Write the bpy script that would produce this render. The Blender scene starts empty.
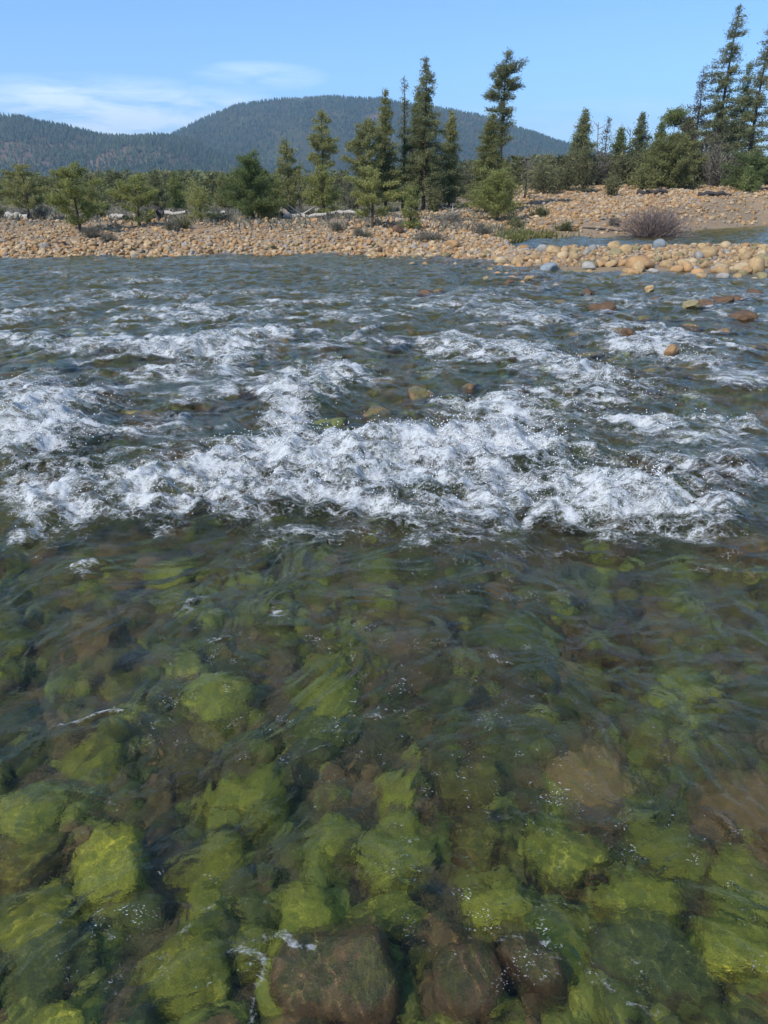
import bpy, math, random
import numpy as np
from mathutils import Vector

S = bpy.context.scene
COL = S.collection
R = math.radians

# ------------------------------------------------------------------ camera, sky, sun, exposure
EYE = 2.0
PITCH = math.atan(0.4188)
FPX = 745.0
cam = bpy.data.objects.new('camera', bpy.data.cameras.new('camera'))
COL.objects.link(cam)
cam.location = (0, 0, EYE)
cam.rotation_euler = (math.pi / 2 - PITCH, 0, 0)
cam.data.sensor_width = 36.0
cam.data.lens = FPX / 1024 * 36.0
cam.data.clip_start = 0.05
cam.data.clip_end = 20000
S.camera = cam

SUN_EL, SUN_AZ = R(43), R(-138)          # azimuth measured from the view direction, clockwise
w = bpy.data.worlds.new('World')
S.world = w
w.use_nodes = True
nt = w.node_tree
bg = nt.nodes['Background']
sk = nt.nodes.new('ShaderNodeTexSky')
sk.sky_type = 'NISHITA'
sk.sun_disc = False
sk.sun_elevation = SUN_EL
sk.sun_rotation = SUN_AZ
sk.altitude = 400
sk.air_density = 1.0
sk.dust_density = 0.25
sk.ozone_density = 2.2
# thin cloud wisps low over the hills
tc = nt.nodes.new('ShaderNodeTexCoord')
def wmath(op, a, b=None, c=None, clamp=False):
    n = nt.nodes.new('ShaderNodeMath'); n.operation = op; n.use_clamp = clamp
    for i, v in enumerate((a, b, c)):
        if v is None: continue
        if isinstance(v, (int, float)): n.inputs[i].default_value = v
        else: nt.links.new(v, n.inputs[i])
    return n.outputs[0]
sep = nt.nodes.new('ShaderNodeSeparateXYZ')
nt.links.new(tc.outputs['Generated'], sep.inputs[0])
mp = nt.nodes.new('ShaderNodeMapping'); mp.inputs['Scale'].default_value = (3, 3, 16)
nt.links.new(tc.outputs['Generated'], mp.inputs[0])
cn = nt.nodes.new('ShaderNodeTexNoise'); cn.inputs['Scale'].default_value = 3.1
cn.inputs['Detail'].default_value = 8; cn.inputs['Roughness'].default_value = 0.62; cn.inputs['Distortion'].default_value = .6
nt.links.new(mp.outputs[0], cn.inputs['Vector'])
def blob(ax, az, rx, rz):
    dx = wmath('DIVIDE', wmath('SUBTRACT', wmath('DIVIDE', sep.outputs[0], wmath('MAXIMUM', sep.outputs[1], .05)), ax), rx)
    dz = wmath('DIVIDE', wmath('SUBTRACT', sep.outputs[2], az), rz)
    r2 = wmath('ADD', wmath('MULTIPLY', dx, dx), wmath('MULTIPLY', dz, dz))
    return wmath('SUBTRACT', 1.0, r2, clamp=True)
b1 = wmath('MULTIPLY', blob(-0.33, 0.085, 0.26, 0.045), 1.6)
b2 = wmath('MULTIPLY', blob(-0.145, 0.131, 0.085, 0.016), 0.8)
b3 = wmath('MULTIPLY', blob(0.22, 0.06, 0.4, 0.05), 0.5)
bs = wmath('ADD', wmath('ADD', b1, b2), b3)
cl = wmath('MULTIPLY', bs, wmath('MULTIPLY', wmath('SUBTRACT', cn.outputs[0], 0.36), 3.2, clamp=True), clamp=True)
cl = wmath('MULTIPLY', cl, 0.85)
mixc = nt.nodes.new('ShaderNodeMix'); mixc.data_type = 'RGBA'
nt.links.new(cl, mixc.inputs['Factor'])
tint = nt.nodes.new('ShaderNodeMix'); tint.data_type = 'RGBA'; tint.blend_type = 'MULTIPLY'; tint.inputs['Factor'].default_value = 1
tint.inputs['B'].default_value = (0.72, 0.955, 1.25, 1)
nt.links.new(sk.outputs[0], tint.inputs['A'])
nt.links.new(tint.outputs['Result'], mixc.inputs['A'])
mixc.inputs['B'].default_value = (7.0, 8.2, 9.4, 1)
nt.links.new(mixc.outputs['Result'], bg.inputs['Color'])
bg.inputs['Strength'].default_value = 0.125

SL = bpy.data.lights.new('sun', 'SUN')
SL.energy = 4.0
SL.angle = R(0.5)
SL.color = (1.0, 0.95, 0.87)
sun = bpy.data.objects.new('sun', SL)
COL.objects.link(sun)
sd = Vector((math.cos(SUN_EL) * math.sin(SUN_AZ), math.cos(SUN_EL) * math.cos(SUN_AZ), math.sin(SUN_EL)))
sun.rotation_euler = sd.to_track_quat('Z', 'Y').to_euler()
SL.cycles.is_caustics_light = True

S.view_settings.view_transform = 'Standard'
S.view_settings.look = 'None'
S.view_settings.gamma = 1
S.view_settings.exposure = 0.5
S.render.engine = 'CYCLES'
S.cycles.use_denoising = True
S.cycles.caustics_reflective = False
S.cycles.caustics_refractive = True
S.cycles.sample_clamp_indirect = 4
S.cycles.max_bounces = 8
S.cycles.diffuse_bounces = 2
S.cycles.transmission_bounces = 6
S.cycles.volume_bounces = 0

# ------------------------------------------------------------------ geometry of view (authoring aid: photo pixel -> place)
ct, st = math.cos(PITCH), math.sin(PITCH)
def pdir(px, py):
    X = (px - 384) / FPX; Y = (512 - py) / FPX
    return np.array([X, ct + Y * st, -st + Y * ct])
def at(px, py, z=0.0):
    d = pdir(px, py); t = (z - EYE) / d[2]
    return d[0] * t, d[1] * t
def at_y(px, py, y):
    d = pdir(px, py); t = y / d[1]
    return d[0] * t, EYE + d[2] * t
def to_px(x, y, z):
    f = y * ct - (z - EYE) * st; u = y * st + (z - EYE) * ct
    return 384 + FPX * x / f, 512 - FPX * u / f

# ------------------------------------------------------------------ noise
def _h(ix, iy, iz, seed):
    h = (ix.astype(np.int64) * 374761393 + iy.astype(np.int64) * 668265263 + iz.astype(np.int64) * 2147483647 + seed * 974634777) & 0xffffffff
    h = ((h ^ (h >> 13)) * 1274126177) & 0xffffffff
    h = ((h ^ (h >> 16)) * 2246822519) & 0xffffffff
    return (h ^ (h >> 15)) & 0xffffffff
def noise2(x, y, seed=0):
    x0 = np.floor(x); y0 = np.floor(y); fx = x - x0; fy = y - y0
    ux = fx * fx * fx * (fx * (fx * 6 - 15) + 10); uy = fy * fy * fy * (fy * (fy * 6 - 15) + 10)
    z = np.zeros_like(x0)
    def g(i, j):
        a = _h(x0 + i, y0 + j, z, seed) * (2 * np.pi / 4294967296.0)
        return np.cos(a) * (fx - i) + np.sin(a) * (fy - j)
    return 1.41 * ((g(0, 0) * (1 - ux) + g(1, 0) * ux) * (1 - uy) + (g(0, 1) * (1 - ux) + g(1, 1) * ux) * uy)
def noise3(x, y, z, seed=0):
    x0 = np.floor(x); y0 = np.floor(y); z0 = np.floor(z)
    f = [x - x0, y - y0, z - z0]; u = [k * k * (3 - 2 * k) for k in f]
    r = 0
    for i in (0, 1):
        for j in (0, 1):
            for k in (0, 1):
                v = _h(x0 + i, y0 + j, z0 + k, seed) / 4294967296.0 * 2 - 1
                r = r + v * (u[0] if i else 1 - u[0]) * (u[1] if j else 1 - u[1]) * (u[2] if k else 1 - u[2])
    return r
def fbm(x, y, o=4, seed=0, gain=.5):
    r = 0; a = 1; s = 0
    for k in range(o):
        r = r + a * noise2(x * 2 ** k, y * 2 ** k, seed + k); s += a; a *= gain
    return r / s
def sm(a, b, x):
    t = np.clip((x - a) / (b - a), 0, 1); return t * t * (3 - 2 * t)

# ------------------------------------------------------------------ mesh helpers
def mesh(name, v, f, mat=None, smooth=True, attrs=None):
    me = bpy.data.meshes.new(name)
    v = np.asarray(v, dtype=np.float32); f = np.asarray(f, dtype=np.int32)
    k = f.shape[1]
    me.vertices.add(len(v)); me.vertices.foreach_set('co', v.ravel())
    me.loops.add(f.size); me.loops.foreach_set('vertex_index', f.ravel())
    me.polygons.add(len(f)); me.polygons.foreach_set('loop_start', np.arange(0, f.size, k, dtype=np.int32))
    me.polygons.foreach_set('loop_total', np.full(len(f), k, dtype=np.int32))
    me.polygons.foreach_set('use_smooth', np.full(len(f), smooth))
    me.update(calc_edges=True)
    for n, d in (attrs or {}).items():
        a = me.attributes.new(n, 'FLOAT', 'POINT'); a.data.foreach_set('value', np.asarray(d, dtype=np.float32).ravel())
    if mat: me.materials.append(mat)
    return me
def link(name, me, parent=None, loc=None):
    o = bpy.data.objects.new(name, me); COL.objects.link(o)
    if parent: o.parent = parent
    if loc is not None: o.location = loc
    return o
def empty(name, loc):
    o = bpy.data.objects.new(name, None); COL.objects.link(o); o.location = loc; o.empty_display_size = .2
    return o
def tag(o, label=None, cat=None, group=None, kind=None):
    if label: o['label'] = label
    if cat: o['category'] = cat
    if group: o['group'] = group
    if kind: o['kind'] = kind
    return o
def grid_faces(n, m):
    i = np.arange(n * m).reshape(n, m)
    return np.stack([i[:-1, :-1], i[:-1, 1:], i[1:, 1:], i[1:, :-1]], -1).reshape(-1, 4)
def tube(pts, rad, k=7):
    pts = np.asarray(pts, float); n = len(pts)
    t = np.gradient(pts, axis=0); t /= np.linalg.norm(t, axis=1, keepdims=True) + 1e-9
    ref = np.where(np.abs(t[:, 2:3]) > .8, np.array([[1., 0, 0]]), np.array([[0, 0, 1.]]))
    if np.abs(t[:, 2]).mean() > .6: ref = np.tile([[1., 0, 0]], (n, 1))
    a = np.cross(t, ref); a /= np.linalg.norm(a, axis=1, keepdims=True) + 1e-9
    b = np.cross(t, a)
    th = np.linspace(0, 2 * np.pi, k, endpoint=False)
    v = pts[:, None] + np.asarray(rad)[:, None, None] * (a[:, None] * np.cos(th)[None, :, None] + b[:, None] * np.sin(th)[None, :, None])
    i = np.arange(n * k).reshape(n, k); j = np.roll(i, -1, 1)
    f = np.stack([i[:-1], j[:-1], j[1:], i[1:]], -1).reshape(-1, 4)
    return v.reshape(-1, 3), f
class Bag:
    def __init__(s): s.v = []; s.f = []; s.n = 0
    def add(s, v, f): s.v.append(v); s.f.append(np.asarray(f) + s.n); s.n += len(v); return s
    def get(s): return np.concatenate(s.v), np.concatenate(s.f)

# ------------------------------------------------------------------ node material helpers
class Mat:
    def __init__(s, name):
        s.m = bpy.data.materials.new(name); s.m.use_nodes = True
        s.t = s.m.node_tree; s.t.nodes.clear()
        s.out = s.n('OutputMaterial')
    def n(s, ty, **kw):
        n = s.t.nodes.new('ShaderNode' + ty)
        for k, v in kw.items(): setattr(n, k, v)
        return n
    def set(s, sock, v):
        if v is None: return
        if hasattr(v, 'is_output'): s.t.links.new(v, sock)
        else: sock.default_value = v
    def math(s, op, a, b=None, c=None, clamp=False):
        n = s.n('Math', operation=op, use_clamp=clamp)
        for i, v in enumerate((a, b, c)): s.set(n.inputs[i], v) if v is not None else None
        return n.outputs[0]
    def noise(s, vec, scale, detail=3, rough=.5, dist=0):
        n = s.n('TexNoise'); s.set(n.inputs['Vector'], vec); n.inputs['Scale'].default_value = scale
        n.inputs['Detail'].default_value = detail; n.inputs['Roughness'].default_value = rough; n.inputs['Distortion'].default_value = dist
        return n.outputs[0]
    def ramp(s, x, a, b):
        n = s.n('MapRange', interpolation_type='SMOOTHSTEP'); s.set(n.inputs[0], x)
        n.inputs[1].default_value = a; n.inputs[2].default_value = b
        return n.outputs[0]
    def mix(s, f, a, b, blend='MIX'):
        n = s.n('Mix', data_type='RGBA', blend_type=blend)
        s.set(n.inputs['Factor'], f)
        for k, v in (('A', a), ('B', b)):
            s.set(n.inputs[k], v if hasattr(v, 'is_output') else (*v, 1))
        return n.outputs['Result']
    def scalev(s, col, f):
        n = s.n('VectorMath', operation='SCALE'); s.set(n.inputs[0], col); s.set(n.inputs['Scale'], f)
        return n.outputs[0]
    def bump(s, h, strength, dist):
        n = s.n('Bump'); n.inputs['Strength'].default_value = strength; n.inputs['Distance'].default_value = dist
        s.set(n.inputs['Height'], h); return n.outputs[0]
    def bsdf(s, col, rough=.8, normal=None, spec=.3, **kw):
        n = s.n('BsdfPrincipled'); s.set(n.inputs['Base Color'], col if hasattr(col, 'is_output') else (*col, 1))
        s.set(n.inputs['Roughness'], rough); n.inputs['Specular IOR Level'].default_value = spec
        if normal is not None: s.set(n.inputs['Normal'], normal)
        for k, v in kw.items(): s.set(n.inputs[k], v)
        return n.outputs[0]
    def finish(s, sh): s.t.links.new(sh, s.out.inputs['Surface']); return s.m

def a2c(M, c):
    n = M.n('RGB'); n.outputs[0].default_value = (*c, 1); return n.outputs[0]
def rock_mat(name, c1, c2, rough=.75, spec=.25, fleck=(.08, .07, .06), algae=None, scale=1.0, amount=.5):
    M = Mat(name)
    tcn = M.n('TexCoord'); oi = M.n('ObjectInfo')
    off = M.n('VectorMath', operation='ADD'); M.set(off.inputs[0], tcn.outputs['Object'])
    sc = M.n('CombineXYZ'); r10 = M.math('MULTIPLY', oi.outputs['Random'], 37.0)
    for i in range(3): M.set(sc.inputs[i], r10)
    M.set(off.inputs[1], sc.outputs[0]); P = off.outputs[0]
    n1 = M.noise(P, 1.6 * scale, 4, .6); n2 = M.noise(P, 7 * scale, 5, .65); n3 = M.noise(P, 26 * scale, 3, .6)
    col = M.mix(M.ramp(n1, .35, .65), c1, c2)
    col = M.mix(M.math('MULTIPLY', M.ramp(n2, .5, .75), .55), col, fleck)
    rough_out = rough
    if algae:
        a1, a2 = algae
        geo = M.n('NewGeometry'); sx = M.n('SeparateXYZ'); M.set(sx.inputs[0], geo.outputs['Normal'])
        cov = M.math('ADD', M.math('MULTIPLY', sx.outputs[2], .45), M.math('ADD', n1, M.math('MULTIPLY', M.math('SUBTRACT', n2, .5), .9)))
        cov = M.ramp(cov, 1.12 - amount, 1.32 - amount)
        ac = M.mix(M.ramp(M.noise(P, 3.4 * scale, 5, .7), .42, .62), a1, a2)
        ac = M.mix(M.ramp(n3, .45, .68), ac, M.scalev(ac, .45))
        n6 = M.noise(P, 11 * scale, 6, .75, .8)
        ac = M.mix(M.math('MULTIPLY', M.ramp(n6, .50, .66), .8), ac, M.mix(.5, c2, M.scalev(a2c(M, a2), .5)))
        ac = M.mix(M.math('MULTIPLY', M.ramp(n6, .46, .36), .5), ac, M.scalev(ac, 1.35))
        col = M.mix(cov, col, ac)
    v = M.math('ADD', .80, M.math('MULTIPLY', oi.outputs['Random'], .34))
    v = M.math('MULTIPLY', v, M.math('ADD', .75, M.math('MULTIPLY', n3, .5)))
    col = M.scalev(col, v)
    h = M.math('ADD', M.math('MULTIPLY', n2, .7), M.math('MULTIPLY', n3, .3))
    return M.finish(M.bsdf(col, rough_out, M.bump(h, .5, .05), spec))

# ------------------------------------------------------------------ terrain
def poly(pts, z=0.0):
    w_ = np.array([at(px, py, z) for px, py in pts]); w_ = w_[np.argsort(w_[:, 0])]
    return w_[:, 0], w_[:, 1]
FX, FY = poly([(-300, 259), (0, 258), (100, 257), (200, 255.5), (340, 254), (420, 257), (465, 259), (515, 266), (560, 273), (640, 276), (768, 279), (1000, 283)])
BX, BY = poly([(500, 249), (540, 250.5), (600, 247.5), (680, 246), (768, 245), (1000, 243)])
MX, MY = poly([(500, 249), (516, 243.5), (535, 239.5), (600, 238), (660, 235.5), (700, 230.5), (768, 226), (1000, 222)])
def y_front(x): return np.interp(x, FX, FY) + .35 * noise2(x * .9, x * 0 + 3.3, 5)
def y_back(x): return np.interp(x, BX, BY)
def y_main(x): return np.interp(x, MX, MY)
def terrain(x, y):
    x = np.asarray(x, float); y = np.asarray(y, float)
    yf = y_front(x)
    az = x / np.maximum(y, 1)
    wr = sm(-.02, .17, az)                     # towards the high terrace side
    bed = -np.interp(y, [0, .9, 1.3, 1.7, 2.6, 4, 5.6, 7, 9, 12, 20, 27], [-.5, .04, .2, .30, .40, .50, .48, .32, .24, .24, .32, .30])
    bed = bed + .05 * fbm(x * 1.3, y * 1.3, 3, 11)
    ds = yf - y
    bed = np.where(ds < 4, np.minimum(bed * sm(-.2, 4, ds), .02), bed)
    # land
    def left(d): return .55 * (1 - np.exp(-d / 1.6)) + .42 * sm(2, 9, d) + .006 * d
    def right(d): return .18 * (1 - np.exp(-d / .8)) + np.interp(y, [36, 45, 55, 70, 84, 95], [.1, .25, .95, 1.95, 3.1, 3.3]) * sm(0, 6, d)
    has = x > BX[0]
    yb = y_back(x); ym = np.maximum(y_main(x), yb + .05)
    y0 = np.where(has, ym, yf)
    d = np.maximum(y - y0, 0)
    land = left(d) * (1 - wr) + right(d) * wr
    land = land + sm(.5, 5, d) * (.10 * fbm(x * .45, y * .45, 4, 21) + .05 * noise2(x * 1.7, y * 1.7, 8)) + sm(60, 400, y) * .6 * noise2(x * .01, y * .01, 3)
    s = np.clip((y - yf) / np.maximum(yb - yf, .1), 0, 1)
    bar = .12 * np.sqrt(np.clip(4 * s * (1 - s), 0, 1)) * np.clip((yb - yf) / 4, .3, 1)
    c = np.clip((y - yb) / np.maximum(ym - yb, .05), 0, 1)
    chan = -.8 * np.sqrt(np.clip(4 * c * (1 - c), 0, 1)) * np.clip((ym - yb) / 3, .1, 1)
    out = np.where(y < yf, bed, np.where(has & (y < yb), bar, np.where(has & (y < ym), chan, land)))
    return out
def tz(x, y): return float(terrain(np.array([x]), np.array([y]))[0])

def ground_material():
    M = Mat('gravel_ground')
    geo = M.n('NewGeometry'); P = geo.outputs['Position']
    sp = M.n('SeparateXYZ'); M.set(sp.inputs[0], P)
    n1 = M.noise(P, .35, 4, .6); n2 = M.noise(P, 3, 5, .65); n3 = M.noise(P, 14, 4, .7); n4 = M.noise(P, .09, 3)
    vor = M.n('TexVoronoi'); M.set(vor.inputs['Vector'], P); vor.inputs['Scale'].default_value = 4.5
    dry = M.mix(M.ramp(n2, .35, .65), (.33, .245, .15), (.28, .22, .15))
    vs = M.n('SeparateColor'); M.set(vs.inputs[0], vor.outputs['Color'])
    dry = M.mix(M.math('MULTIPLY', vs.outputs[0], .6), dry, (.22, .14, .075))
    brush = M.mix(M.ramp(n3, .4, .6), (.17, .15, .095), (.11, .11, .065))
    far = M.ramp(M.math('ADD', sp.outputs[1], M.math('MULTIPLY', M.math('SUBTRACT', n1, .5), 22)), 36, 46)
    az = M.math('DIVIDE', sp.outputs[0], M.math('MAXIMUM', sp.outputs[1], 1.0))
    lft = M.ramp(az, .16, .05)
    back = M.ramp(sp.outputs[1], 84, 100)
    cov = M.math('MULTIPLY', M.math('MAXIMUM', M.math('MULTIPLY', far, lft), back), M.math('ADD', .55, M.math('MULTIPLY', n1, .6)), clamp=True)
    land = M.mix(cov, dry, brush)
    # damp sandy strip beside the side channel
    bedc = M.mix(M.ramp(n2, .4, .6), (.29, .20, .09), (.20, .205, .065))
    bedc = M.mix(M.ramp(n3, .45, .7), bedc, (.10, .08, .04))
    z = M.math('ADD', sp.outputs[2], M.math('MULTIPLY', M.math('SUBTRACT', n2, .5), .08))
    col = M.mix(M.ramp(z, -.03, .10), bedc, land)
    h = M.math('ADD', M.math('MULTIPLY', vor.outputs['Distance'], -.6), n3)
    return M.finish(M.bsdf(col, .9, M.bump(h, .7, .08), .15))

def build_ground():
    r = np.exp(np.linspace(math.log(1.0), math.log(5600), 760))
    a = np.radians(np.linspace(-74, 74, 460))
    Rr, A = np.meshgrid(r, a, indexing='ij')
    x = Rr * np.sin(A); y = -1.5 + Rr * np.cos(A)
    z = terrain(x, y)
    z = z + .02 * noise2(x * 6, y * 6, 2) * sm(60, 20, y)
    o = link('ground', mesh('ground', np.stack([x, y, z], -1).reshape(-1, 3), grid_faces(760, 460), ground_material()))
    tag(o, kind='structure'); o.cycles.is_caustics_receiver = True
build_ground()

# ------------------------------------------------------------------ water
def patch(cx, cy, rx, ry, s, rot=0):
    x, y = at(cx, cy)
    d = pdir(cx, cy); t = -EYE / d[2]
    wx = rx * t / FPX
    wy = abs(at(cx, cy - ry)[1] - at(cx, cy + ry)[1]) / 2
    return x, y, wx, wy, s, rot
FOAM = [patch(*p) for p in [
    # the big white hydraulic
    (240, 470, 52, 24, 1.0), (330, 468, 75, 24, 1.15), (420, 462, 80, 26, 1.2), (505, 452, 60, 20, 1.1), (560, 448, 30, 12, .8),
    (300, 492, 60, 14, .75), (390, 492, 80, 14, .85), (480, 486, 70, 14, .85), (590, 505, 50, 22, 1.0), (640, 512, 42, 22, 1.15), (545, 515, 80, 16, .8),
    (680, 525, 40, 14, .8), (450, 512, 80, 12, .6),
    # pool at the side
    (40, 425, 46, 24, 1.1), (20, 450, 40, 16, .9), (85, 440, 50, 14, .7), (120, 490, 75, 16, .85), (50, 500, 50, 12, .8), (30, 530, 14, 22, .85), (165, 485, 40, 14, .8),
    (75, 470, 50, 10, .6), (130, 520, 50, 10, .5), (230, 520, 60, 10, .5),
    # plume above the hydraulic
    (290, 415, 26, 28, .95), (320, 390, 32, 18, .9), (345, 372, 34, 9, .9), (285, 440, 20, 14, .9), (370, 385, 25, 8, .6),
    # upper chutes
    (180, 355, 60, 7, .95), (225, 350, 45, 8, .95), (270, 338, 32, 6, .9), (150, 378, 60, 6, .7), (215, 372, 30, 7, .7), (90, 352, 60, 6, .6),
    (20, 345, 40, 6, .75), (35, 385, 34, 8, .7), (95, 322, 70, 5, .55), (30, 318, 40, 4, .5), (185, 313, 50, 4, .75), (250, 318, 55, 3.5, .7), (290, 305, 30, 3, .5), (130, 300, 40, 2.5, .55),
    (40, 292, 40, 2, .5), (170, 285, 50, 2, .5), (340, 295, 40, 2, .5), (60, 275, 50, 1.2, .5), (250, 268, 60, 1, .4),
    (450, 352, 45, 7, .75), (505, 358, 55, 7, .9), (545, 365, 25, 6, .7), (480, 340, 40, 4, .5), (440, 372, 26, 6, .6),
    (545, 325, 30, 4, .75), (590, 378, 55, 9, .95), (570, 365, 30, 6, .7), (620, 395, 45, 9, .75), (640, 350, 55, 8, .95), (690, 362, 48, 8, .85), (655, 338, 45, 5, .75), (610, 335, 40, 4, .55),
    (490, 410, 55, 11, .95), (520, 428, 40, 10, .85), (450, 405, 26, 9, .7), (630, 428, 34, 9, .95), (665, 437, 34, 8, .85), (590, 418, 26, 8, .65), (700, 470, 45, 9, .55),
    (742, 430, 30, 7, .9), (700, 400, 40, 6, .5), (750, 390, 25, 5, .55), (730, 520, 45, 10, .55), (720, 480, 50, 8, .4),
    (400, 425, 40, 9, .45), (170, 420, 40, 9, .4), (110, 405, 40, 8, .45),
    (110, 510, 90, 12, .55), (190, 505, 60, 12, .55), (560, 490, 60, 14, .6), (700, 505, 50, 12, .6), (740, 480, 40, 10, .5), (620, 470, 50, 10, .5), (350, 520, 90, 9, .5), (20, 480, 40, 10, .6),
    (560, 400, 60, 8, .55), (700, 425, 40, 8, .6), (430, 330, 60, 5, .45), (330, 335, 40, 4, .5), (700, 320, 50, 4, .5), (560, 305, 50, 3, .45), (420, 310, 50, 3, .4), (250, 360, 40, 5, .5), (20, 400, 40, 8, .7), (130, 440, 40, 8, .5),
    # small breaking crests downstream
    (85, 578, 32, 5, .95), (95, 713, 24, 4, .9), (202, 603, 10, 7, .75), (275, 630, 10, 6, .6), (560, 560, 60, 6, .45), (430, 545, 80, 8, .4), (300, 545, 80, 8, .45),
    (500, 665, 22, 5, .5), (680, 590, 40, 5, .4), (710, 570, 40, 6, .45), (350, 715, 16, 3, .5), (690, 655, 16, 6, .4), (60, 540, 40, 8, .4),
]]
STREAKS = [([(225, 1030), (248, 992), (275, 958), (320, 932)], 5, .6), ([(60, 790), (105, 812), (140, 822)], 4, .5), ([(0, 905), (90, 895), (200, 920), (270, 905)], 7, .38),
           ([(440, 900), (505, 938), (560, 930), (640, 940)], 6, .42), ([(110, 985), (150, 960), (180, 950)], 10, .45), ([(560, 960), (600, 970), (650, 960)], 9, .4),
           ([(150, 640), (190, 660), (230, 662)], 3, .5), ([(240, 775), (330, 770), (360, 778)], 2, .4)]
STREAKW = [([at(*q) for q in p], wd, s) for p, wd, s in STREAKS]
FL = R(-24)
def foam_field(x, y):
    wx = x + .18 * noise2(x * 2.2, y * 2.2, 41) + .07 * noise2(x * 6, y * 6, 42)
    wy = y + .22 * noise2(x * 2.2, y * 2.2, 43) + .08 * noise2(x * 6, y * 6, 44)
    F = np.zeros_like(x); hump = np.zeros_like(x)
    for cx, cy, rx, ry, s, rot in FOAM:
        q = ((wx - cx) / (rx * 1.25)) ** 2 + ((wy - cy) / (ry * 1.35)) ** 2
        g = s * np.exp(-q * 1.1)
        F = 1 - (1 - F) * (1 - np.clip(g, 0, .97)); hump = np.maximum(hump, g)
    for pts, wd, s in STREAKW:
        dmin = np.full_like(x, 9.)
        for (ax, ay), (bx, by) in zip(pts[:-1], pts[1:]):
            L2 = (bx - ax) ** 2 + (by - ay) ** 2
            t = np.clip(((wx - ax) * (bx - ax) + (wy - ay) * (by - ay)) / L2, 0, 1)
            dmin = np.minimum(dmin, np.hypot(wx - ax - t * (bx - ax), wy - ay - t * (by - ay)))
        ww = wd * 3.2 / FPX
        F = np.maximum(F, s * np.exp(-(dmin / ww) ** 2))
    return F, hump
def water_height(x, y, sp):
    """height of the running surface; sp is the local mesh spacing, which limits the finest wavelets"""
    c, s = math.cos(FL), math.sin(FL)
    u = x * c + y * s; v = -x * s + y * c
    ux = u + .35 * noise2(u * .9, v * .9, 61) + .10 * noise2(u * 3, v * 3, 62)
    vx = v + .35 * noise2(u * .9, v * .9, 63) + .10 * noise2(u * 3, v * 3, 64)
    main = y < y_front(x) + 1
    amp = np.interp(y, [0.8, 1.3, 2, 3, 4.5, 5.5, 8, 11, 16, 24, 34], [.55, .6, .72, .85, 1.0, 1.15, 1.35, 1.35, 1.3, 1.1, .8])
    amp = np.where(main, amp, 1.0)
    z = 0
    for k, (lam, h, rg) in enumerate([(1.9, .075, 0), (1.0, .06, .5), (.52, .036, .7), (.27, .020, .7), (.14, .0115, .6), (.072, .0060, .5), (.038, .0026, .4)]):
        wgt = np.clip(lam / (2.4 * sp) - .5, 0, 1) * (np.interp(y, [1, 3, 8, 16, 26], [1.3, 1.2, 1.15, 2.3, 3.1]) if lam < .6 else 1)
        sx = .75 if k < 4 else .9
        n = noise2(ux / lam, vx * sx / lam, 70 + k)
        rn = 1 - 2.2 * np.abs(noise2(ux / lam + 9, vx * sx / lam, 80 + k))
        z = z + wgt * h * ((1 - rg) * n + rg * rn * .7)
    return z * amp

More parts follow.
